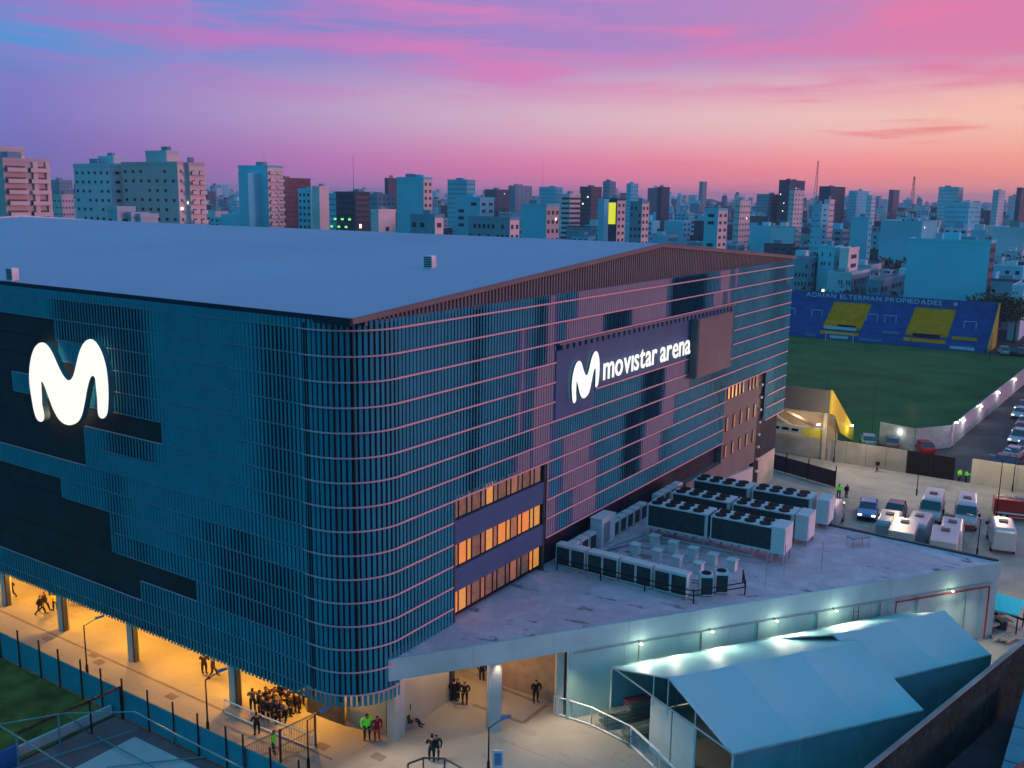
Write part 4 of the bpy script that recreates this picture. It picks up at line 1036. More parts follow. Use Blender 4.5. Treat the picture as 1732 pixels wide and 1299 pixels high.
def van(p, rz, paint, label, grp=None, stripe=None, Lh=2.75, box=False):
    t = thing('parked_van', label, 'van', (p[0], p[1], 0), rz, grp); t.scale = (VS,)*3
    H = 2.45
    if box:
        b = MB(); b.box(-Lh, -1.05, .7, 1.1, 1.05, 2.9); o = b.build('cargo_box', M[paint], t, False)
        o.modifiers.new('b', 'BEVEL').width = .06
        prof = [(1.15, .4), (1.15, 2.2), (1.9, 2.15), (2.5, 1.35), (3.0, 1.15), (3.1, .4)]
    else: prof = [(-Lh, .4), (-Lh, 2.2), (-Lh+.25, H), (1.2, H), (1.75, H-.15), (2.35, 1.45), (2.9, 1.2), (3.0, .75), (2.95, .4)]
    o = section_body(t, prof, .98, 'body', M[paint], .1, 1.6); bv = o.modifiers.new('b', 'BEVEL'); bv.width = .2; bv.segments = 3
    b = MB(); x0, z0, x1, z1 = (1.95, 2.05, 2.45, 1.42) if box else (1.84, 2.2, 2.37, 1.5)
    b.v = [(x0, -.82, z0), (x0, .82, z0), (x1, .9, z1), (x1, -.9, z1), (x0+.06, -.82, z0+.05), (x0+.06, .82, z0+.05), (x1+.07, .9, z1+.05), (x1+.07, -.9, z1+.05)]
    b.f = [(4, 5, 6, 7), (0, 1, 5, 4), (1, 2, 6, 5), (2, 3, 7, 6), (3, 0, 4, 7)]; b.m = [0]*5; b.build('windscreen', M['glass'], t, False)
    for sy in (-1, 1):
        b = MB(); b.box(1.2, sy*.93-.04, 1.35, 1.95, sy*.93+.04, 1.95); b.build('side_window', M['glass'], t, False)
        b = MB(); b.box(2.9, sy*.7-.15, .8, 3.04, sy*.7+.15, 1.02); b.build('headlight', M['white_metal'], t, False)
        if stripe:
            b = MB(); b.box(-Lh-.02 if not box else -Lh, sy*(1.0 if not box else 1.06)-.012, .85, 2.6 if not box else 1.0, sy*(1.0 if not box else 1.06)+.012, 1.15); b.build('stripe', M[stripe], t, False)
        b = MB(); b.box(1.9, sy*1.05-.05, 1.35, 2.05, sy*1.05+.12*sy+.05, 1.65); b.build('mirror', M['black_metal'], t, False)
    b = MB(); b.box(-.5, -.35, H if not box else 2.9, .2, .35, (H if not box else 2.9)+.1); b.build('roof_hatch', M['gunmetal'], t, False)
    if stripe: b = MB(); b.box(-Lh-.05, -.9, .5, -Lh-.01, .9, .8); b.build('rear_panel', M[stripe], t, False); b = MB(); b.box(2.97, -.8, .45, 3.06, .8, .72); b.build('bumper', M[stripe], t, False)
    wheels(t, (-Lh+.95, 2.1), 1.0, .37); return t
ry = -math.pi+.12
car(at(1467, 872), math.pi+.18, 'paint_blue', 'light blue and white police car by the guards', roofpaint='paint_blue')
car(at(1512, 880), math.pi+.06, 'paint_navy', 'dark navy car parked between blue car and white van', suv=True)
van(at(1575, 876), math.pi+.1, 'paint_white', 'white van with red front, left of two facing the annex', None, 'paint_red')
van(at(1632, 884), math.pi+.15, 'paint_white', 'white van with red front, right of two facing the annex', None, 'paint_red')
van(at(1502, 912), .1, 'paint_white', 'lilac white van nearest the annex parapet on the left', None)
van(at(1552, 915), .05, 'paint_white', 'white van parked second from left behind the parapet', None)
van(at(1526, 935), .1, 'paint_white', 'white box truck with pale lilac roof against the annex edge', None, None, 3.2, True)
van(at(1607, 926), .12, 'paint_white', 'white van parked beside the cream box truck', None)
van(at(1594, 950), .12, 'paint_white', 'cream white box truck tight against the annex edge', None, None, 3.4, True)
van(at(1402, 890), .1, 'paint_white', 'white van partly hidden beyond the chiller cabinets', None, None, 2.2)
van(at(1692, 925), .2, 'paint_white', 'pale blue roofed van at the far right of the yard', None, None, 2.4)
# fire engine
p = at(1732, 880); t = thing('fire_engine', 'red fire engine at the right edge of the yard', 'fire engine', (p.x, p.y, 0), -1.35)
b = MB(); b.box(-3.6, -1.2, .6, 1.2, 1.2, 2.7); o = b.build('body', M['paint_red'], t, False); o.modifiers.new('b', 'BEVEL').width = .08
b = MB(); b.box(1.3, -1.2, .5, 3.3, 1.2, 2.6); o = b.build('cab', M['paint_red'], t, False); o.modifiers.new('b', 'BEVEL').width = .12
b = MB(); b.box(3.28, -1.0, 1.5, 3.33, 1.0, 2.3); b.build('windscreen', M['glass'], t, False)
for sy in (-1, 1):
    b = MB(); b.box(1.5, sy*1.2-.02, 1.5, 2.9, sy*1.2+.02, 2.25); b.build('side_window', M['glass'], t, False)
    b = MB(); b.box(-3.4, sy*1.2-.02, .9, 1.0, sy*1.2+.02, 1.1); b.build('stripe', M['white_metal'], t, False)
b = MB(); b.box(-3.4, -.35, 2.75, 2.4, -.25, 2.9); b.box(-3.4, .25, 2.75, 2.4, .35, 2.9)
for k in range(14): b.box(-3.3+k*.42, -.25, 2.8, -3.24+k*.42, .25, 2.85)
b.build('ladder', M['galv'], t, False)
wheels(t, (-2.4, 2.2), 1.2, .5)
# parking lot cars
lot = [(1560, 763, .5, 'paint_red', 'red car parked outside the white pitch wall'), (1468, 752, .3, 'paint_teal', 'dark teal car behind the yard wall near yellow stand'), (1508, 756, .2, 'paint_grey', 'grey car mostly hidden behind the yard wall')]
for u, v, rz, pa, lb in lot: car(at(u, v), rz, pa, lb, suv=False)
rows_ = [(1712, 793, 'paint_black', 'black car nearest the beige yard wall in the lot'), (1712, 776, 'paint_silver', 'silver car in the second lot place from the wall'), (1735, 764, 'paint_grey', 'grey car third from the wall at the lot edge'), (1722, 748, 'paint_white', 'white van-like car fourth from the wall'), (1728, 733, 'paint_red', 'dark red car fifth from the wall'), (1734, 722, 'paint_white', 'white car sixth from the wall at right edge')]
rows_ += [(1726, 706, 'paint_silver', 'silver car seventh from the beige wall, at the right edge'), (1730, 694, 'paint_black', 'black car eighth from the beige wall, at the right edge'), (1694, 790, 'paint_navy', 'navy car with its nose beside the beige yard wall corner')]
for i, (u, v, pa, lb) in enumerate(rows_): car(at(u, v), math.pi-.1, pa, lb, suv=(i == 3))
for i, (u, v, pa) in enumerate(((1697, 599, 'paint_white'), (1712, 600, 'paint_black'), (1725, 601, 'paint_grey'), (1733, 597, 'paint_black'))):
    car(at(u, v), .3, pa, ['white car', 'black car', 'grey car', 'farther black car'][i]+' parked beyond the blue grandstand end', suv=True)

# ---------------------------------------------------------------- yard walls, stand, pitch
def wallrun(name, pts, h, mt, label, cat='wall', pan=3.0, th=.2, coping=None):
    pts = [Vector((p[0], p[1], 0)) for p in pts]; o = thing(name, label, cat, pts[0])
    for a, c in zip(pts, pts[1:]):
        d = (c-a); n = max(1, round(d.length/pan)); dd = d.normalized(); nn = Vector((-dd.y, dd.x, 0))*th/2
        for i in range(n):
            p, q = a+dd*(d.length*i/n+.02), a+dd*(d.length*(i+1)/n-.02)
            b = MB(); b.prism([(p-nn)[:2], (q-nn)[:2], (q+nn)[:2], (p+nn)[:2]], 0, h); b.build('panel', M[mt], o)
        if coping:
            b = MB(); nn2 = nn*1.5; b.prism([(a-nn2)[:2], (c-nn2)[:2], (c+nn2)[:2], (a+nn2)[:2]], h, h+.12); b.build('coping', M[coping], o)
    return o
wallrun('yard_wall', [(100.6, -2.5), (100.6, -13.8)], 3.3, 'concrete', 'grey concrete yard wall between small stand and black gate')
wallrun('yard_wall', [(100.6, -22.4), (100.6, -60)], 3.5, 'beige_wall', 'beige yard wall right of the black gate', pan=3.6)
wallrun('yard_gate', [(100.5, -13.9), (100.5, -20.3)], 3.3, 'black_metal', 'wide black sliding gate closed across the yard exit', 'gate', 3.2, .1)
pw = wallrun('pitch_wall', [(115.9, -6.5), (114.4, -12.2), (120.3, -16.4), (250, -22.5)], 3.5, 'pitch_wall', 'long white panelled wall curving round the football pitch', pan=4.5, coping='galv')
for i, (u, v) in enumerate(((1523, 745), (1632, 690), (1657, 662), (1678, 640), (1697, 618), (1712, 600), (1723, 590))):
    s = None
    if i == 0: p = Vector((115.0, -9.6, 2.6)); nn = Vector((-1, -.2, 0))
    else:
        x = 120.3+[0, 8, 22, 38, 56, 76, 98][i]; p = Vector((x, -16.4-(x-120.3)*6.1/129.7-.3, 3.1)); nn = Vector((0, -1, 0))
    t = thing('wall_lamp', f'lit lamp on the white pitch wall, {ords[i]} from the yard', 'wall lamp', p, 0, 'lamps along the white pitch wall')
    b = MB(); b.box(-.25, -.15, -.12, .25, .05, .12); b.build('head', M['lamp_glow'], t, False)
    q = p+nn*.5; lamp('pitch_wall_light', q, 45 if i == 0 else 190, (1, .9, .86), .2)
t = thing('flood_lamp', 'bright white lamp on a pole at the bend of pitch wall', 'street lamp', at(1613, 757)); p = t.location
b = MB(); b.tube((0, 0, 0), (0, 0, 4.0), .07); b.build('pole', M['galv'], t, False); b = MB(); b.box(-.25, -.25, 4.0, .25, .25, 4.15); b.build('lamp_head', M['lamp_glow'], t, False)
lamp('flood_light', (p.x, p.y-.3, 4.4), 450, (.95, .95, 1), .2)
# dark yard fence
df = thing('yard_fence', 'dark brown horizontal board fence beside the rooftop plant', 'fence', (87, -3, 0))
ends = [(91.4, 4.5), (86.75, -7.5)]
for z in range(7):
    a, c = Vector((*ends[0], 0)), Vector((*ends[1], 0)); d = (c-a).normalized(); nn = Vector((-d.y, d.x, 0))*.03
    b = MB(); b.prism([(a-nn)[:2], (c-nn)[:2], (c+nn)[:2], (a+nn)[:2]], .1+z*.32, .405+z*.32); b.build('board', M['fence_brown'], df)
for t_ in (0, .35, .65, 1.0):
    q = Vector((*ends[0], 0)).lerp(Vector((*ends[1], 0)), t_); b = MB(); b.tube(q, q+Vector((0, 0, 3.1)), .08); b.build('post', M['black_metal'], df)
# small stand at pitch corner
st = thing('small_stand', 'small open-backed stand with yellow end wall and brown back panel', 'grandstand', (106, 3, 0))
b = MB(); b.box(100.6, -2.3, 7.2, 100.9, 20, 10.7); b.build('back_panel', M['brown_clad'], st)
b = MB(); b.quad([(100.9, -2.2, 10.6), (101.4, 20, 10.6), (115, 20, 1.2), (115, -2.2, 1.2)]); b.build('terrace', M['concrete'], st)
b = MB(); b.v = [(100.6, -2.6, 10.8), (115.2, -2.6, 2.2), (115.2, -2.6, 0), (107, -2.6, 3.0), (103, -2.6, 6.4), (100.6, -2.6, 7.2)]
b.v += [(x, y+.28, z) for x, y, z in b.v]; b.f = [(0, 1, 2, 3, 4, 5), (6, 7, 8, 9, 10, 11)]+[(i, (i+1) % 6, 6+(i+1) % 6, 6+i) for i in range(6)]; b.m = [0]*8
b.build('end_wall', M['yellow_wall'], st)
b = MB(); b.box(101.0, -1.9, 3.0, 101.3, 20, 4.6); b.build('band_wall', M['white_wall'], st)
b = MB(); b.box(100.95, -1.9, 3.2, 100.99, 1.6, 4.4); b.build('yellow_panel', M['yellow_wall'], st)
for i in range(5): b = MB(); b.box(100.9, 2.2+i*1.5, 3.7, 100.97, 3.2+i*1.5, 4.1); b.build('window', M['black_metal'], st)
b = MB(); b.box(100.75, -2.3, 0, 101.0, 20, 2.7); b.build('base_wall', M['concrete'], st)
for y in (-2.1, 6.5, 9): b = MB(); b.box(100.5, y, 0, 100.74, y+.5, 7.2); b.build('pillar', M['beige_wall'], st)
b = MB(); b.tube((101.5, 3, 4.0), (101.5, 9, 7.0), .3, 5); b.tube((103.5, -1, 3.8), (103.5, 5, 6.0), .25, 5); b.build('beam', M['beige_wall'], st)
b = MB(); b.box(100.9, -1.9, 6.9, 108, 20, 7.1); b.build('soffit', M['beige_wall'], st)
b = MB(); b.box(107.5, -2, 0, 107.8, 20, 6.0); b.build('inner_wall', M['beige_wall'], st)
lamp('stand_light', (103.5, 3, 6.2), 420, (1, .66, .4), .3, parent=st); lamp('stand_light', (100.0, -1.0, 5.4), 160, (1, .8, .35), .2, parent=st); lamp('stand_light', (111, -3.6, 3.4), 160, (1, .85, .3), .2, parent=st)
for p in ((100.2, -1.0, 5.4), (111, -3.2, 3.5)): b = MB(); b.box(p[0]-.2, p[1]-.2, p[2]-.12, p[0]+.2, p[1]+.2, p[2]+.12); b.build('lamp', M['lamp_glow'], st)
# flood spots at the canopy, bare point lights over the yard without fixtures
for x, y, e in ((9.9, -4.2, 1300), (2.9, -.6, 800), (13.6, -8.2, 1300)): lamp('canopy_flood', (x, y, 5.3), e, (1, .76, .48), .3, 'SPOT', None, (-.35, -.55, -1), 120)
for p in ((96, -7, 9), (96, -27, 9), (88, -16, 11), (58, -36, 9)): lamp('yard_light', p, 1900, (1, .70, .38), .5)

# grandstand
gs = thing('grandstand', 'blue and yellow stepped grandstand with lettered top fascia behind the pitch', 'grandstand', (240, 30, 0))
def gy(x, z): return 0
steps = 14
yel = []
for k in range(steps):
    x0 = 234+k*1.0; z1 = .9+(k+1)*.6
    # yellow bays
    segs = [(-6.4, 4.0, 0), (4.0, 14.8, 1), (14.8, 26.8, 0), (26.8, 37.5, 1), (37.5, 75, 0)]
    for ya_, yb_, c in segs:
        if c and (k == 2 or k == 0): c = 0 if k == 2 else 1
        b = MB(); b.box(x0, ya_+.004, 0 if k == 0 else z1-.9, x0+1.0, yb_-.004, z1); b.build('step', M['stand_yellow' if c else 'stand_blue'], gs)
b = MB(); b.box(248.0, -6.4, 0, 248.4, 75, 12.0); b.build('top_fascia', M['stand_blue'], gs)
b = MB(); b.box(232.6, -6.0, 0, 233.0, 75, 1.5); b.build('front_wall', M['stand_blue'], gs)
b = MB(); b.v = [(233, -6.7, 0), (248.4, -6.7, 0), (248.4, -6.7, 12), (247, -6.7, 12), (233, -6.7, 1.6)]; b.v += [(x, y+.25, z) for x, y, z in b.v]
b.f = [(0, 1, 2, 3, 4), (5, 6, 7, 8, 9)]+[(i, (i+1) % 5, 5+(i+1) % 5, 5+i) for i in range(5)]; b.m = [0]*7; b.build('end_wall', M['stand_end'], gs)
for i, (ya_, yb_, mt_) in enumerate(((-3.5, 2.5, 'letter_pale'), (20, 26, 'paint_blue'), (38, 41, 'paint_blue'), (29, 34, 'letter_pale'))):
    b = MB(); b.box(232.45, ya_, .5, 232.55, yb_, 1.3); b.build('banner', M[mt_], gs)
for i, (ya_, yb_, mt_, kx) in enumerate(((-3.6, 2.6, 'stand_yellow', 1), (27.5, 36.5, 'letter_pale', 1), (5.5, 12.5, 'cloth_navy', 1), (16.0, 20.5, 'paint_blue', 1), (28, 33, 'cloth_navy', 2))):
    b = MB(); b.box(233.9+kx, ya_, 2.2+kx*.5, 234.0+kx, yb_, 3.1+kx*.5); b.build('banner', M[mt_], gs)
for y in (-1.0, 19.5, 24.5, 40, 48):
    b = MB(); x = 239.0; z = 5.4; b.tube((x, y-1.5, z), (x, y-1.5, z+2), .09); b.tube((x, y+1.5, z), (x, y+1.5, z+2), .09); b.tube((x, y-1.5, z+2), (x, y+1.5, z+2), .09); b.build('gate_frame', M['letter_pale'], gs)
write('ADRIAN ELTERMAN PROPIEDADES', -46.2, -8.0, 1.9, M['letter_pale'], gs, lambda x, y, z: (247.9-z, -x, 10.35+y*.95), off=.03, ext=.04, gap=.12, space=.4)
b = MB(); b.tube((247.9, 4.5, 10.9), (247.8, 4.5, 10.9), .55, 10); b.build('badge', M['letter_pale'], gs)
# goal
g = thing('football_goal', 'white football goal before the blue grandstand', 'goal', (229, 32, 0)); pa, pb = at(1397, 577), at(1452, 583)
b = MB(); x = 229
b.tube((x, 26.7, 0), (x, 26.7, 2.5), .09); b.tube((x, 34.2, 0), (x, 34.2, 2.5), .09); b.tube((x, 26.7, 2.5), (x, 34.2, 2.5), .09); b.build('goal_frame', M['white_metal'], g)
b = MB()
for k in range(20): b.tube((x, 26.8+k*.38, 2.4), (x+1.6, 26.8+k*.38, 0), .012, 3)
b.build('net', M['white_metal'], g)['kind'] = 'stuff'
for i, (x, y, h) in enumerate(((118, 3, 9), (122, -4, 9), (219, -9, 7), (231.5, 12, 3))):
    b = MB(); b.tube((x, y, 0), (x, y, h), .07, 5); tag(b.build('net_pole', M['gunmetal']), ['thin dark net pole behind the small stand', 'thin dark net pole above the yard wall', 'thin pale pole near the far pitch corner', 'short white post at the grandstand foot'][i], 'pole')

# right-hand side: boundary wall at the bottom right, dark lane and roof beyond
wp = [at(1420, 1340, 5), at(1732, 1085, 5), at(1800, 1040, 5)]
wallrun('boundary_wall', [(p.x, p.y) for p in wp], 5, 'ivy_wall', 'dark boundary wall with worn coping crossing the bottom right', pan=2.5, coping='concrete')
a, c = wp[0], wp[1]
sheet('lane', [(a.x, a.y-.3), (c.x+12, c.y-2), (c.x+12, -70), (a.x, -70)], .01, M['asphalt'])
b = MB(); b.box(14, -44, 0, 34, -36.2, 2.9); o = b.build('wall', M['dark_wall'])
bb = thing('low_building', 'dim blue flat-roofed shed in the bottom right corner', 'shed', (24, -40, 0)); o.parent = bb; o.location = (-24, 40, 0)
b = MB()
for k in range(8): b.box(14.2+k*2.5, -44, 2.9, 16.6+k*2.5, -36.0, 3.02+.02*(k % 2)); 
b.build('roof', M['blue_panel'], bb)
b = MB(); b.tube((20, -36.5, 3.2), (24, -38, 3.2), .08); b.build('roof_pipe', M['pipe_red'], bb)
# cyan tarp table, pallets
t = thing('tarp_cover', 'bright cyan tarpaulin stretched over a frame beyond the tents', 'tarpaulin', at(1700, 1040))
q = [at(1685, 1003, 2.6), at(1735, 1016, 2.6), at(1722, 1041, 2.0), at(1667, 1028, 2.0)]
b = MB(); b.v = [tuple(p) for p in q]+[(p.x, p.y, p.z-.12) for p in q]; b.f = [(0, 1, 2, 3), (4, 7, 6, 5), (0, 3, 7, 4), (1, 5, 6, 2), (0, 4, 5, 1), (3, 2, 6, 7)]; b.m = [0]*6; b.build('tarp', M['tarp_cyan'], t)
for p in q: b = MB(); b.tube((p.x, p.y, 0), (p.x, p.y, p.z-.1), .06); b.build('leg', M['black_metal'], t)
pal = MB()
for k in range(6): pal.box(-.6, -.5+k*.18, .11, .6, -.38+k*.18, .14)
for y in (-.45, 0, .42): pal.box(-.6, y-.05, 0, .6, y+.05, .11)
pm = pal.mesh('pallet', M['wood_pale'])
for i, (u, v, z) in enumerate(((1655, 1035, .6), (1662, 1040, .6), (1680, 1045, .9), (1690, 1050, .9), (1670, 1055, .5), (1662, 1070, .4), (1672, 1068, .7), (1690, 1083, .1), (1700, 1085, .2), (1708, 1080, .1), (1695, 1062, .8), (1645, 1046, .5))):
    p = at(u, v); tag(link('pallet', pm, None, (p.x, p.y, z), R.uniform(-1, 1)), 'pale wooden pallet in the messy pile beyond the tents', 'pallet', 'pallets piled beyond the tents').scale = (1.1, 1.1, 1.2)
    if z > .2:
        b = MB(); b.box(p.x-.5, p.y-.4, 0, p.x+.5, p.y+.4, z-.01); tag(b.build('crate', M['gunmetal']), 'dark crate holding up a pallet in the messy pile', 'crate', 'crates under the pallet pile')
b = MB(); b.tube(at(1610, 1040, .5), at(1650, 1028, .5), .1); tag(b.build('steel_beam', M['gunmetal']), 'dark steel beam lying at the end of the smaller tent', 'beam')
b = MB(); b.tube(at(1665, 1022, .8), at(1735, 1050, .8), .12); tag(b.build('steel_beam', M['black_metal']), 'black steel beam beside the cyan tarpaulin', 'beam')
# lighting truss at annex end
t = thing('truss_stack', 'pale tubular scaffold frame standing at the far end of annex', 'scaffold', (50.5, -29.5, 0))
b = MB()
for x, y in ((50.2, -27.5), (52.6, -28.2), (50.6, -30.5), (53, -31)):
    b.tube((x, y, 0), (x, y, 4.4), .05, 4)
for z in (1.5, 3, 4.4):
    b.tube((50.2, -27.5, z), (52.6, -28.2, z), .04, 4); b.tube((50.6, -30.5, z), (53, -31, z), .04, 4); b.tube((50.2, -27.5, z), (50.6, -30.5, z-1), .04, 4); b.tube((52.6, -28.2, z), (53, -31, z-1), .04, 4)
b.build('tube_frame', M['galv'], t)
#CITY
# ---------------------------------------------------------------- CITY
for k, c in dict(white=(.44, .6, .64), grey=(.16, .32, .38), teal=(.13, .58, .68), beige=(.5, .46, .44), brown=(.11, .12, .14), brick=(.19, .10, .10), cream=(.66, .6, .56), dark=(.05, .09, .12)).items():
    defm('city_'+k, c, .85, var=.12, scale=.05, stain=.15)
defm('city_window', (.03, .04, .05), .3)
defm('city_lit', (.8, .7, .5), emit=(1, .75, .4), es=2.5)
defm('city_green', (.1, .8, .2), emit=(.2, 1, .1), es=1.5)
defm('city_yellow', (.8, .75, .05), emit=(.9, .75, .02), es=.75)
defm('leaf', (.05, .08, .03), .9, var=.5, scale=.4)
defm('leaf_brown', (.07, .05, .035), .9, var=.4, scale=.3)
defm('bark', (.06, .045, .035), .9)
def grid(b, x0, y0, x1, y1, z0, z1, nu, nv, wf=.45, hf=.45, mi=0, skip=0, rnd=None):
    """windows on the vertical face from (x0,y0) to (x1,y1), proud 4 cm, normal toward the camera"""
    a, c = Vector((x0, y0, 0)), Vector((x1, y1, 0)); d = c-a; n = Vector((d.y, -d.x, 0)).normalized()
    if n.dot(CAM-a) < 0: n = -n
    n *= .12
    for i in range(nu):
        for j in range(nv):
            if rnd and rnd.random() < skip: continue
            t0, t1 = (i+.5-wf/2)/nu, (i+.5+wf/2)/nu; h0, h1 = z0+(z1-z0)*(j+.5-hf/2)/nv, z0+(z1-z0)*(j+.5+hf/2)/nv
            p, q = a+d*t0, a+d*t1
            k = len(b.v)
            for u in (p, q, q+n, p+n): b.v.append((u.x, u.y, h0))
            for u in (p, q, q+n, p+n): b.v.append((u.x, u.y, h1))
            for f in ((0, 1, 2, 3), (4, 5, 6, 7), (0, 1, 5, 4), (1, 2, 6, 5), (2, 3, 7, 6), (3, 0, 4, 7)): b.f.append(tuple(k+i_ for i_ in f)); b.m.append(mi)
def tower(uL, uM, uR, v, dist, label, mL='city_white', mR=None, wl=(5, 0), wr=(3, 0), fl=3.0, tops=1, lit=0, wm='city_window', balc=False, name='apartment_building', cat='building', wf=.45, hf=.42, seed=1, grp=None, dep=None):
    rn = random.Random(seed*7+int(uM)); d = Fv+Rv*((uM-866)/FPX)-Uv*((v-649.5)/FPX); h = math.hypot(d.x, d.y); t = dist/h
    P = CAM+d*t; x, y, H = P.x, P.y, P.z
    y1 = hit(uL, v, 0, x).y if uL is not None else y+12; x1 = hit(uR, v, 1, y).x if uR is not None else x+14
    if uR is not None and x1-x < 4: x1 = x+4
    if dep and uR is None: x1 = x+dep
    x1 = min(x1, x+60); y1 = min(max(y1, y+3), y+80)
    o = thing(name, label, cat, (x, y, 0), 0, grp)
    b = MB(); b.box(x, y, 0, x1, y1, H); b.build('wall', M[mL], o)
    if mR and mR != mL: b = MB(); b.box(x+.05, y-.1, 0, x1-.02, y-.002, H-.05); b.build('side_wall', M[mR], o)
    b = MB(); b.box(x-.1, y-.15, H, x1+.1, y+.2, H+.9); b.box(x-.1, y1-.2, H, x1+.1, y1+.1, H+.9); b.box(x-.1, y+.2, H, x+.2, y1-.2, H+.9); b.build('parapet', M[mL], o)
    for k in range(tops):
        a, c = rn.uniform(.1, .5), rn.uniform(.1, .5); b = MB(); xx, yy = x+(x1-x)*a, y+(y1-y)*c
        b.box(xx, yy, H, xx+min(4.2, (x1-x)*.3), yy+min(4.2, (y1-y)*.3), H+rn.uniform(1.6, 2.8)); b.build('roof_room', M[mL if k else 'city_grey'], o)
    if dist > 480 and wf == .45: wf, hf = .3, .3; wl = (wl[0]*2, wl[1]); wr = (int(wr[0]*1.5), wr[1])
    zb = max(0, H-14*fl); nv = max(1, int((H-zb)/fl)); 
    b = MB()
    if wl[0]: grid(b, x, y, x, y1, zb, H-.6, wl[0], nv, wf, hf, 0, wl[1], rn)
    if wr[0]: grid(b, x, y-.1, x1, y-.1, zb, H-.6, wr[0], nv, wf, hf, 0, wr[1], rn)
    if b.v: b.build('window_rows', M[wm], o)['kind'] = 'stuff'
    if balc:
        g = MB(); w = (x1-x); g.box(0, -1.2, 0, w*.42, -.1, .16); g.box(0, -1.2, .16, w*.42, -1.1, 1.1); gm = g.mesh('balcony', M['city_cream'])
        for j in range(nv):
            for q in (.04, .54): link('balcony', gm, o, (w*q, -.1, zb+j*fl+.2))
    if lit:
        for k in range(lit):
            b = MB(); zz = H-2-rn.random()*min(25, H*.7)
            if rn.random() < .5: yy = y+rn.random()*(y1-y)*.9; b.box(x-.25, yy, zz, x-.1, yy+.8, zz+.8)
            else: xx = x+rn.random()*(x1-x)*.9; b.box(xx, y-.35, zz, xx+.8, y-.25, zz+.8)
            b.build('lit_window', M['city_lit'], o)
    return o, x, y, x1, y1, H
def antenna(u, v0, v1, dist, label, w=.3, lattice=False):
    d = Fv+Rv*((u-866)/FPX)-Uv*((v0-649.5)/FPX); t = dist/math.hypot(d.x, d.y); P = CAM+d*t
    o = thing('radio_mast', label, 'mast', (P.x, P.y, 0)); b = MB()
    if lattice:
        for a in range(3):
            c, s_ = math.cos(a*2.1), math.sin(a*2.1); b.tube((P.x+c*w*4, P.y+s_*w*4, 0), (P.x+c*w*.6, P.y+s_*w*.6, P.z), w*.22, 4)
        for k in range(14):
            z = P.z*k/14; r = w*4*(1-k/14)+w*.6*k/14; r2 = w*4*(1-(k+1)/14)+w*.6*(k+1)/14
            b.tube((P.x+r, P.y, z), (P.x-.5*r2, P.y+.86*r2, P.z*(k+1)/14), w*.15, 3); b.tube((P.x-.5*r, P.y+.86*r, z), (P.x+r2, P.y, P.z*(k+1)/14), w*.15, 3)
    else: b.tube((P.x, P.y, 0), (P.x, P.y, P.z), w, 5, r2=w*.4)
    b.build('mast_pole', M['gunmetal'], o)
# left group
o, x, y, x1, y1, H = tower(None, 4, 82, 272, 300, 'red brick and white apartment block at the left edge with balconies', 'city_beige', 'city_beige', (0, 0), (6, .1), balc=True, dep=20)
for k in range(9): b = MB(); b.box(x+.6, y-.3, H-1.2-k*3-1.3, x+(x1-x)*.45, y-.12, H-1.2-k*3); b.build('brick_panel', M['city_brick'], o); b = MB(); b.box(x+(x1-x)*.74, y-.3, H-1.2-k*3-1.3, x1-1.3, y-.12, H-1.2-k*3); b.build('brick_panel', M['city_brick'], o)
b = MB(); b.box(x+(x1-x)*.62, y-.6, 0, x+(x1-x)*.72, y-.11, H); b.box(x1-1.2, y-.5, 0, x1-.1, y-.11, H); b.build('pilaster', M['city_cream'], o)
tower(None, -50, 40, 250, 330, 'taller pale penthouse block at the extreme left edge', 'city_beige', None, (0, 0), (6, 0), balc=True, dep=18)
tower(124, 186, 208, 281, 345, 'pale grey apartment slab left of the larger white block', 'city_white', None, (6, .15), (1, 0), wf=.3, hf=.3)
tower(166, 192, 210, 268, 352, 'small rooftop storey on the pale grey slab', 'city_white', None, (0, 0), (0, 0), name='roof_house', cat='building')
tower(205, 299, 344, 278, 322, 'large white apartment block with small square windows right of the slab', 'city_beige', 'city_cream', (7, .12), (4, 0), wf=.28, hf=.3, tops=0, balc=False, lit=3)
tower(246, 281, 302, 259, 332, 'stepped lift tower on top of the large white block', 'city_white', 'city_cream', (0, 0), (0, 0), name='roof_house', cat='building', lit=1)
tower(318, 319, 345, 280, 323, 'balcony wing at the right end of the large white block', 'city_beige', 'city_cream', (0, 0), (2, 0), balc=True)
for i, (a, c, e, v) in enumerate(((184, 198, 206, 357), (206, 222, 232, 367), (228, 238, 248, 369))):
    tower(a, c, e, v, 205, ['small cube house peeking over the arena roof, tallest of three', 'low white house over the roof edge, middle of three', 'low white house over the roof edge, right of three'][i], 'city_white', None, (2, .3), (1, 0), tops=0, name='house', cat='house')
tower(84, 100, 122, 306, 900, 'far bluish blocks in the gap right of the brick apartments', 'city_grey', None, (4, .2), (3, .1), lit=1)
tower(86, 104, 124, 332, 520, 'pinkish mid-rise below the far blocks at the left', 'city_cream', None, (4, .2), (3, .1))
tower(403, 452, 478, 283, 420, 'tall windowless teal tower with orange-lit balcony side', 'city_teal', 'city_cream', (0, 0), (3, 0), balc=True, lit=2)
tower(403, 419, 440, 296, 419, 'lower shoulder of the tall teal tower on its left', 'city_teal', None, (0, 0), (0, 0), tops=0, name='apartment_wing')
antenna(446, 254, 283, 425, 'short mast on top of the teal tower', .12)
antenna(597, 264, 330, 900, 'tall thin mast left of the centre skyline', .35)
antenna(1384, 272, 345, 1400, 'tall lattice mast right of the centre skyline', 1.1, True)
antenna(1547, 298, 350, 900, 'dark telecom mast above the blank teal wall', .9, True)
antenna(918, 270, 330, 1500, 'very faint thin mast over the middle skyline', .25)
antenna(690, 290, 305, 520, 'short mast pair left of the teal and white tower', .15)
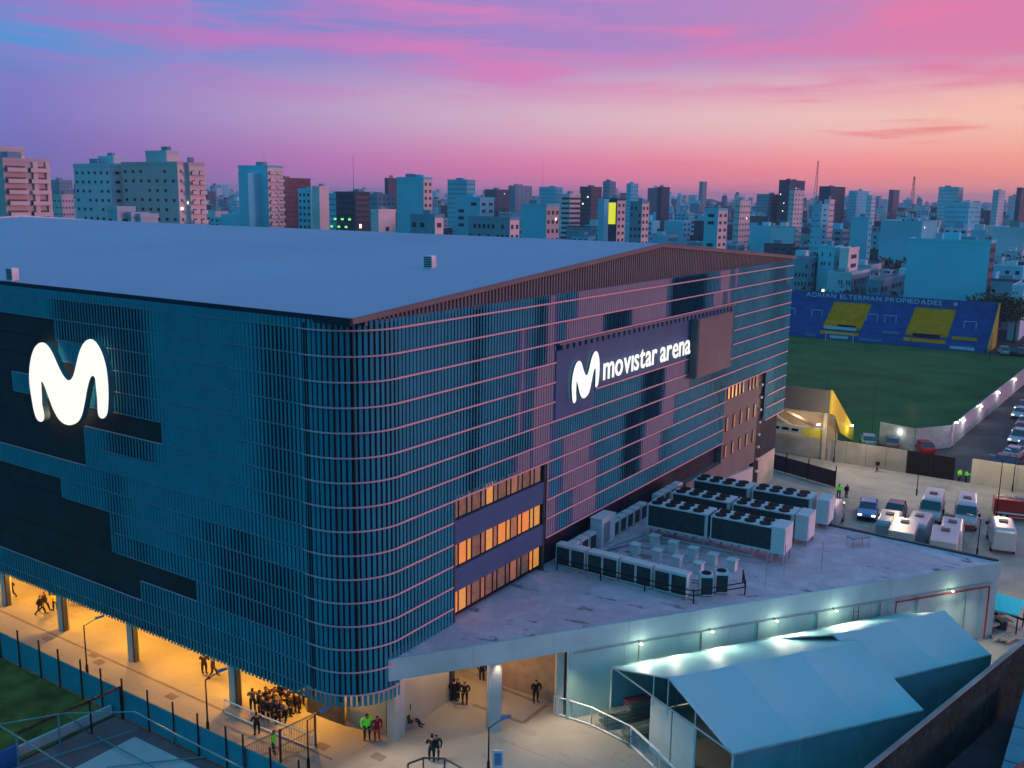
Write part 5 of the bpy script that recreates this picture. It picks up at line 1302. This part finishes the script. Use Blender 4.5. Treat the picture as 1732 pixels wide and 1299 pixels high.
T2 = [
 (None, 480, 525, 303, 620, 'reddish slab block with rows of white balconies', 'city_brick', None, (0, 0), (6, 0), 1, 0),
 (504, 525, 530, 322, 480, 'rounded teal balcony block left of the beige twin', 'city_teal', None, (3, 0), (1, 0), 1, 1),
 (528, 540, 556, 318, 470, 'narrow beige twin gable tower', 'city_cream', None, (0, 0), (0, 0), 1, 0),
 (556, 568, 592, 330, 560, 'teal block behind the beige twin gable tower', 'city_teal', None, (3, 0), (2, 0), 1, 0),
 (568, 600, 625, 327, 520, 'dark horizontally banded office block with green lights', 'city_dark', None, (1, 0), (1, 0), 1, 0),
 (610, 638, 668, 330, 620, 'pale blue mid-rise behind the white gable house', 'city_grey', None, (4, 0), (3, 0), 1, 0),
 (652, 656, 671, 303, 700, 'dark brown slim tower left of the teal and white one', 'city_brown', None, (2, 0), (2, 0), 1, 0),
 (638, 640, 669, 359, 300, 'small white block with gabled front peeking over the roof', 'city_cream', None, (0, 0), (3, .4), 1, 0),
 (671, 716, 731, 303, 420, 'tall blank teal tower with white windowed side', 'city_teal', 'city_cream', (0, 0), (2, 0), 2, 0),
 (694, 735, 746, 368, 280, 'low mauve block below the tall teal and white tower', 'city_grey', 'city_cream', (3, .3), (1, 0), 1, 0),
 (757, 790, 804, 306, 620, 'teal grid-windowed tower left of centre', 'city_teal', None, (6, 0), (3, 0), 2, 0),
 (770, 812, 836, 337, 430, 'broad teal twin block under the grid-windowed tower', 'city_teal', None, (2, .4), (2, .2), 2, 0),
 (792, 862, 878, 372, 300, 'long low mauve block with white shutters over the roof', 'city_grey', 'city_cream', (9, .3), (2, 0), 0, 0),
 (820, 838, 862, 322, 900, 'far mid-rise with small lit windows', 'city_brown', None, (4, .1), (3, 0), 1, 2),
 (882, 924, 946, 349, 340, 'teal gable-ended block over the middle of the roof edge', 'city_teal', 'city_beige', (0, 0), (3, 0), 1, 1),
 (860, 872, 900, 315, 1100, 'far blue block with a raised dark crown', 'city_grey', None, (5, 0), (3, 0), 2, 0),
 (912, 940, 952, 318, 800, 'far teal block left of the dark brown tower', 'city_teal', None, (5, 0), (3, 0), 1, 0),
 (950, 964, 982, 330, 620, 'striped pale block with dark balcony bands', 'city_cream', None, (1, 0), (3, 0), 1, 0),
 (981, 1000, 1018, 318, 640, 'dark brown tower with stepped roof near the middle', 'city_brown', None, (4, 0), (3, 0), 2, 2),
 (1020, 1031, 1042, 308, 900, 'far blue tower behind the yellow lit one', 'city_grey', None, (3, 0), (2, 0), 2, 0),
 (1012, 1022, 1030, 340, 420, 'narrow teal wall left of the yellow lit tower', 'city_teal', None, (0, 0), (0, 0), 0, 0),
 (1060, 1068, 1080, 312, 800, 'far teal tower right of the yellow lit one', 'city_teal', None, (4, 0), (2, 0), 1, 1),
 (1066, 1086, 1098, 344, 430, 'mauve and beige block right of the yellow lit tower', 'city_grey', 'city_cream', (3, .5), (2, 0), 1, 0),
 (1112, 1120, 1133, 318, 760, 'black glazed slim tower right of the middle', 'city_dark', None, (2, 0), (2, 0), 1, 0),
 (1183, 1189, 1196, 308, 1500, 'lone slim tower standing above the right skyline', 'city_grey', None, (3, 0), (2, 0), 0, 0),
 (1192, 1215, 1231, 356, 420, 'teal gabled house block right of the roof ridge', 'city_teal', 'city_cream', (1, .3), (2, 0), 1, 0),
 (1246, 1252, 1270, 342, 520, 'white block with orange-lit balconies on the right', 'city_cream', None, (2, 0), (3, 0), 1, 3),
 (1280, 1300, 1330, 330, 900, 'broad blue-grey block left of the domed tower', 'city_grey', None, (6, 0), (4, 0), 1, 1),
 (1318, 1336, 1362, 306, 900, 'dark round-topped tower with lights along its crown', 'city_dark', None, (4, 0), (4, 0), 2, 5),
 (1335, 1344, 1360, 324, 640, 'slim white tower below the round-topped tower', 'city_cream', None, (1, 0), (2, 0), 1, 0),
 (1374, 1390, 1402, 348, 560, 'teal block right of the slim white tower', 'city_teal', None, (2, .3), (1, 0), 1, 0),
 (1386, 1405, 1430, 317, 820, 'dark green round-shouldered tower below the lattice mast', 'city_dark', None, (3, .2), (3, .2), 1, 0),
 (1398, 1403, 1412, 340, 600, 'narrow white twin slab before the dark green tower', 'city_cream', None, (0, 0), (2, 0), 1, 0),
 (1440, 1470, 1476, 370, 520, 'teal blank gable block above the low houses', 'city_teal', None, (0, 0), (1, 0), 1, 0),
 (1436, 1450, 1470, 324, 1000, 'far teal block right of the dark green tower', 'city_teal', None, (4, 0), (3, 0), 1, 0),
 (1466, 1475, 1482, 332, 800, 'far slim white block on the right', 'city_white', None, (2, 0), (2, 0), 0, 0),
 (1504, 1512, 1522, 322, 1600, 'far brownish tower left of the telecom mast', 'city_brown', None, (2, 0), (2, 0), 0, 0),
 (1588, 1622, 1630, 318, 900, 'wide grid-windowed pale tower right of the telecom mast', 'city_white', None, (7, 0), (2, 0), 1, 0),
 (1600, 1640, 1660, 345, 700, 'teal mid-rise under the wide pale tower', 'city_teal', None, (5, .2), (3, .2), 1, 1),
 (1680, 1690, 1701, 323, 1000, 'pair of pale far towers near the right edge', 'city_white', None, (3, 0), (2, 0), 1, 0),
 (1720, 1728, 1745, 319, 900, 'brown far tower cut by the right edge', 'city_brown', None, (2, 0), (3, 0), 0, 0),
 (1490, 1560, 1586, 377, 560, 'long low teal warehouse across the right middle distance', 'city_teal', None, (0, 0), (0, 0), 0, 1),
 (1536, 1676, 1684, 412, 318, 'giant blank teal party wall building behind the blue grandstand', 'city_teal', 'city_brown', (0, 0), (3, 0), 2, 0),
 (1426, 1436, 1453, 424, 345, 'tall narrow mauve house among the low roofs', 'city_cream', None, (0, 0), (1, 0), 0, 0),
 (1385, 1412, 1426, 420, 350, 'stepped teal house left of the narrow mauve one', 'city_teal', None, (6, .6), (3, .4), 1, 1),
 (1340, 1368, 1386, 440, 345, 'low teal roofed house right beside the arena edge', 'city_grey', None, (5, .5), (4, .5), 0, 0),
 (1400, 1440, 1470, 466, 335, 'low white terrace directly behind the grandstand lettering', 'city_white', 'city_grey', (9, .5), (7, .5), 1, 0),
 (1466, 1490, 1530, 478, 325, 'low grey annexe between terrace and blank teal wall', 'city_grey', None, (7, .5), (7, .5), 0, 1),
 (1722, 1732, 1745, 488, 310, 'pale blue shed roof at the right edge beyond the dark trees', 'city_white', None, (0, 0), (0, 0), 0, 0),
]
for i, a in enumerate(T2):
    o, x, y, x1, y1, H = tower(*a[:6], mL=a[6], mR=a[7], wl=a[8], wr=a[9], tops=a[10], lit=a[11], seed=i, wf=.92 if 'band' in a[5] else .45)
    if 'green lights' in a[5]:
        for k in range(6): b = MB(); b.box(x-.3, y+3+k*2.6, H-14-(k % 2)*4, x-.12, y+4.6+k*2.6, H-13.1-(k % 2)*4); b.build('lit_window', M['city_green'], o)
        b = MB(); b.box(x+3, y-.3, H-18, x+4.5, y-.12, H-16); b.build('lit_window', M['city_lit'], o)
o, x, y, x1, y1, H = tower(1021, 1044, 1058, 339, 440, 'tower with one whole face lit bright yellow', 'city_dark', 'city_cream', (0, 0), (2, 0))
b = MB(); b.box(x-.2, y+.6, H-10.5, x-.02, y1-.6, H-1); b.build('lit_face', M['city_yellow'], o)
# trees
def leaf_crown(b, c, r, n, rn, s=.5, flat=.7):
    for _ in range(n):
        while True:
            p = Vector((rn.uniform(-1, 1), rn.uniform(-1, 1), rn.uniform(-1, 1)))
            if .3 < p.length < 1: break
        k = noise.noise(p*2.2+Vector(c)*.13)
        if k < -.18: continue
        p = Vector(c)+Vector((p.x*r, p.y*r, p.z*r*flat)); a = Vector((rn.gauss(0, 1), rn.gauss(0, 1), rn.gauss(0, 1))).normalized(); d = a.orthogonal().normalized()*s*rn.uniform(.6, 1.3); e = a.cross(d).normalized()*s*rn.uniform(.5, 1)
        b.quad([p-d, p-e*.6, p+d, p+e*.6])
tr = random.Random(11)
def tree(x, y, h, r, label, leaf='leaf', n=420, grp='trees beyond the pitch'):
    t = thing('tree', label, 'tree', (x, y, 0), 0, grp); b = MB(); b.tube((x, y, 0), (x+.3, y, h*.55), .32, 6, r2=.18)
    for k in range(5):
        a = k*1.3; b.tube((x+.3, y, h*.5), (x+math.cos(a)*r*.6, y+math.sin(a)*r*.6, h*.5+h*.28), .13, 4, r2=.05)
    b.build('trunk', M['bark'], t); c = MB()
    for k in range(5):
        a = k*1.256+tr.random(); leaf_crown(c, (x+math.cos(a)*r*.45, y+math.sin(a)*r*.45, h*.72+tr.uniform(-1, 1)), r*.62, n//5, tr, .55)
    leaf_crown(c, (x, y, h*.8), r*.6, n//4, tr, .55); c.build('crown', M[leaf], t)
for i, (u, v, d, h, r) in enumerate(((1664, 512, 306, 13.5, 7.5), (1692, 512, 300, 14, 8), (1722, 514, 304, 13, 7.5))):
    q = Fv+Rv*((u-866)/FPX)-Uv*((v-649.5)/FPX); k = d/math.hypot(q.x, q.y); tree(CAM.x+q.x*k, CAM.y+q.y*k, h, r, ['dense dark green tree just right of the giant teal wall', 'largest dark green tree behind the grandstand end', 'dark green tree touching the right edge of view', 'smaller bushy tree low behind the grandstand end'][i], n=900)
def pol(u, d, v=400):
    q = Fv+Rv*((u-866)/FPX)-Uv*((v-649.5)/FPX); k = d/math.hypot(q.x, q.y); return CAM.x+q.x*k, CAM.y+q.y*k
TL = [(1380, 'the lattice mast'), (1440, 'the narrow mauve house'), (1500, 'the grandstand lettering'), (1547, 'the telecom mast'), (1605, 'the giant teal wall'), (1700, 'the dark green trees'), (1300, 'the orange-lit balconies')]
def tree_label(i, u, d):
    k = min(TL, key=lambda a: abs(a[0]-u)); return f"{'dark green' if i % 3 == 0 else 'bare brownish'} street tree {'left' if u < k[0] else 'right'} of {k[1]}, {'nearer' if d < 480 else ('halfway back' if d < 620 else 'farther')} among houses"
def vis_t(x, y, H): return (x > 262 or y > 120)
for i in range(44):
    u = tr.choice([tr.uniform(1350, 1732), tr.uniform(1350, 1732), tr.uniform(380, 1330)]); d = tr.uniform(330, 760) if u > 1340 else tr.uniform(420, 900)
    x, y = pol(u, d)
    if not vis_t(x, y, 10) or u < 1250: continue
    tree(x, y, tr.uniform(8, 12), tr.uniform(4, 7), tree_label(i, u, d), 'leaf' if i % 3 == 0 else 'leaf_brown', 240, 'street trees among the low houses')
# anonymous fabric of the city, grid aligned like the streets
cr = random.Random(21); placed = []
mats_ = ['city_white', 'city_grey', 'city_teal', 'city_beige', 'city_brown', 'city_cream', 'city_grey', 'city_dark', 'city_teal', 'city_teal']
cand = []
for gi in range(2, 46):
    for gj in range(-26, 60):
        X0, Y0 = 120+gi*70+gj*6, gj*70-gi*7
        for k in range(4):
            x, y = X0+cr.uniform(0, 52), Y0+cr.uniform(0, 52); dd = math.hypot(x-CAM.x, y-CAM.y); az = math.degrees(math.atan2(y-CAM.y, x-CAM.x))
            if not (2 < az < 66): continue
            if x < 262 and y < 120: continue
            if x < 100 and y < 130: continue
            if dd < 235: continue
            cand.append((dd, x, y))
for gi in range(260):
    az = math.radians(cr.uniform(46, 64)); dd = cr.uniform(230, 700); x, y = CAM.x+dd*math.cos(az), CAM.y+dd*math.sin(az)
    if y > 135: cand.append((dd, x, y))
def vis(x, y, H):
    d = Vector((x, y, H))-CAM; z = d.dot(Fv); u = 866+FPX*d.dot(Rv)/z; v = 649.5-FPX*d.dot(Uv)/z
    if u < -60 or u > 1790: return None
    lim = 366+(u-40)*.0385+4 if u < 1115 else (406+(u-1115)*.125 if u < 1341 else 560)
    return (u, v) if v < lim else None
for gi in range(3600):
    az = math.radians(cr.uniform(38, 66) if gi % 3 else cr.uniform(4, 66)); dd = cr.uniform(560, 2800); cand.append((dd, CAM.x+dd*math.cos(az), CAM.y+dd*math.sin(az)))
for gi in range(1500):
    az = math.radians(cr.uniform(2, 34)); dd = cr.uniform(300, 1100); x, y = CAM.x+dd*math.cos(az), CAM.y+dd*math.sin(az)
    if x > 264: cand.append((dd, x, y))
cand.sort()
near, far = 0, [MB() for _ in mats_]; farw = MB()
def clear_of_named(x, y, w, l):
    for o in bpy.data.objects:
        if o.parent is None and o.get('category') in ('building', 'house') and abs(o.location.x-x) < 22 and abs(o.location.y-y) < 22: return False
    return True
LMK = [(0, 'the red brick apartments'), (230, 'the large white apartment block'), (440, 'the windowless teal tower'), (540, 'the beige twin gables'), (600, 'the green-lit banded block'), (655, 'the small white gabled block'), (705, 'the blank teal and white tower'), (785, 'the grid-windowed teal tower'), (905, 'the teal gable-ended block'), (1000, 'the dark brown stepped tower'), (1034, 'the yellow lit tower'), (1120, 'the black glazed tower'), (1190, 'the lone slim tower'), (1260, 'the orange-lit balconies'), (1340, 'the round-topped tower'), (1386, 'the lattice mast'), (1440, 'the narrow mauve house'), (1500, 'the lettered grandstand'), (1547, 'the telecom mast'), (1605, 'the giant teal wall'), (1700, 'the dark green trees')]
def blk_label(mi, H, uv, dd):
    c = ['white', 'slate grey', 'teal', 'beige', 'brown', 'cream', 'dull grey', 'dark', 'blue-green', 'sea green'][mi]
    k = min(LMK, key=lambda a: abs(a[0]-uv[0])); side = 'left of' if uv[0] < k[0]-14 else ('right of' if uv[0] > k[0]+14 else 'in line with')
    sz = 'single-storey' if H < 5 else ('two-storey' if H < 7.5 else ('low' if H < 11 else 'mid-rise'))
    dp = 'near' if dd < 380 else ('middle distance' if dd < 600 else 'far')
    return f'{c} {sz} flat-roofed block, {dp}, {side} {k[1]}'
named = [(o.location.x, o.location.y) for o in bpy.data.objects if o.parent is None and o.get('category') in ('building', 'house')]
for dd, x, y in cand:
    w, l = cr.uniform(8, 17), cr.uniform(8, 18); r_ = cr.random()
    if dd < 600: H = cr.uniform(3.5, 7.5) if r_ < .88 else cr.uniform(9, 18)
    elif dd < 1200: H = cr.uniform(4, 9) if r_ < .82 else cr.uniform(11, 26)
    else: H = cr.uniform(5, 15) if r_ < .62 else cr.uniform(16, 34)+(cr.random() < .08)*cr.uniform(8, 26)
    if any(abs(a-x) < 15 and abs(c-y) < 17 for a, c in named) and dd < 700: continue
    mi = cr.randrange(len(mats_)); uv = vis(x, y, H)
    if not uv: continue
    if near < 215:
        near += 1
        o = thing('city_house', blk_label(mi, H, uv, dd), 'building', (x, y, 0), 0, 'flat-roofed blocks filling the city behind the arena')
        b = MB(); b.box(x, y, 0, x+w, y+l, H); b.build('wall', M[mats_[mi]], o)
        b = MB(); b.box(x-.1, y-.1, H, x+w+.1, y+.15, H+.8); b.box(x-.1, y+.15, H, x+.15, y+l, H+.8); b.build('parapet', M[mats_[(mi+3) % 10]], o)
        if cr.random() < .7: b = MB(); a = cr.uniform(.1, .5); b.box(x+w*a, y+l*a, H, x+w*a+4, y+l*a+4, H+cr.uniform(1.6, 3)); b.build('roof_room', M['city_white' if cr.random() < .5 else 'city_grey'], o)
        b = MB(); nv = max(1, int(H/3))
        if cr.random() < .6: grid(b, x, y, x, y+l, .4, H-.3, int(l/3.2), nv, .4, .42, 0, .25, cr)
        if cr.random() < .8: grid(b, x, y, x+w, y, .4, H-.3, int(w/3.2), nv, .4, .42, 0, .2, cr)
        if b.v: b.build('window_rows', M['city_window'], o)['kind'] = 'stuff'
    else:
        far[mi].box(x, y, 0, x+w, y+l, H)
        if cr.random() < .6: far[(mi+1) % 10].box(x+w*.2, y+l*.2, H, x+w*.2+5, y+l*.2+5, H+3.5)
        if dd < 1900:
            nv = max(1, int(H/3.2))
            if cr.random() < .5: grid(farw, x, y, x, y+l, max(.4, H-32), H-.5, max(2, int(l/4)), min(nv, 10), .5, .42, 0, .1, cr)
            if cr.random() < .7: grid(farw, x, y, x+w, y, max(.4, H-32), H-.5, max(2, int(w/4)), min(nv, 10), .5, .42, 0, .1, cr)
# very far rows toward the horizon
for _ in range(5200):
    az = math.radians(cr.uniform(1, 66)); dd = cr.uniform(2300, 9000); x, y = CAM.x+dd*math.cos(az), CAM.y+dd*math.sin(az)
    far[cr.randrange(10)].box(x, y, 0, x+cr.uniform(14, 34), y+cr.uniform(14, 34), cr.uniform(6, 28)+(cr.random() < .12)*cr.uniform(6, 34))
for i, b in enumerate(far):
    if b.v: tag(b.build('distant_city', M[mats_[i]]), None, None, None, 'stuff')
tag(farw.build('distant_windows', M['city_window']), None, None, None, 'stuff')
lt = MB()
for _ in range(260):
    dd = cr.choice([cr.uniform(300, 900), cr.uniform(600, 3000)]); u = cr.uniform(60, 1732); x, y = pol(u, dd); z = cr.uniform(5, 22); s_ = dd/1628*cr.uniform(.3, .6)
    if x < 262 and y < 130: continue
    lt.obox((x, y, z), s_, s_, s_, .6)
tag(lt.build('city_lights', M['city_lit']), None, None, None, 'stuff')
bush = MB()
for _ in range(900):
    u = cr.uniform(1340, 1732) if cr.random() < .7 else cr.uniform(380, 1340); dd = cr.uniform(300, 1500); x, y = pol(u, dd)
    if x < 262 and y < 120: continue
    leaf_crown(bush, (x, y, cr.uniform(5, 8)), cr.uniform(4, 8), 46, cr, 1.25)
tag(bush.build('tree_mass', M['leaf_brown']), None, None, None, 'stuff')

# air
b = MB(); b.box(-400, -1500, -1.2, 9800, 9800, 112)
hz = b.build('haze', bpy.data.materials.new('haze')); hz['kind'] = 'stuff'
hm = hz.data.materials[0]; hm.use_nodes = True; t = hm.node_tree; t.nodes.clear()
pv = t.nodes.new('ShaderNodeVolumePrincipled'); pv.inputs['Density'].default_value = HAZE; pv.inputs['Color'].default_value = (.75, .75, .9, 1)
ou = t.nodes.new('ShaderNodeOutputMaterial'); t.links.new(pv.outputs[0], ou.inputs['Volume'])
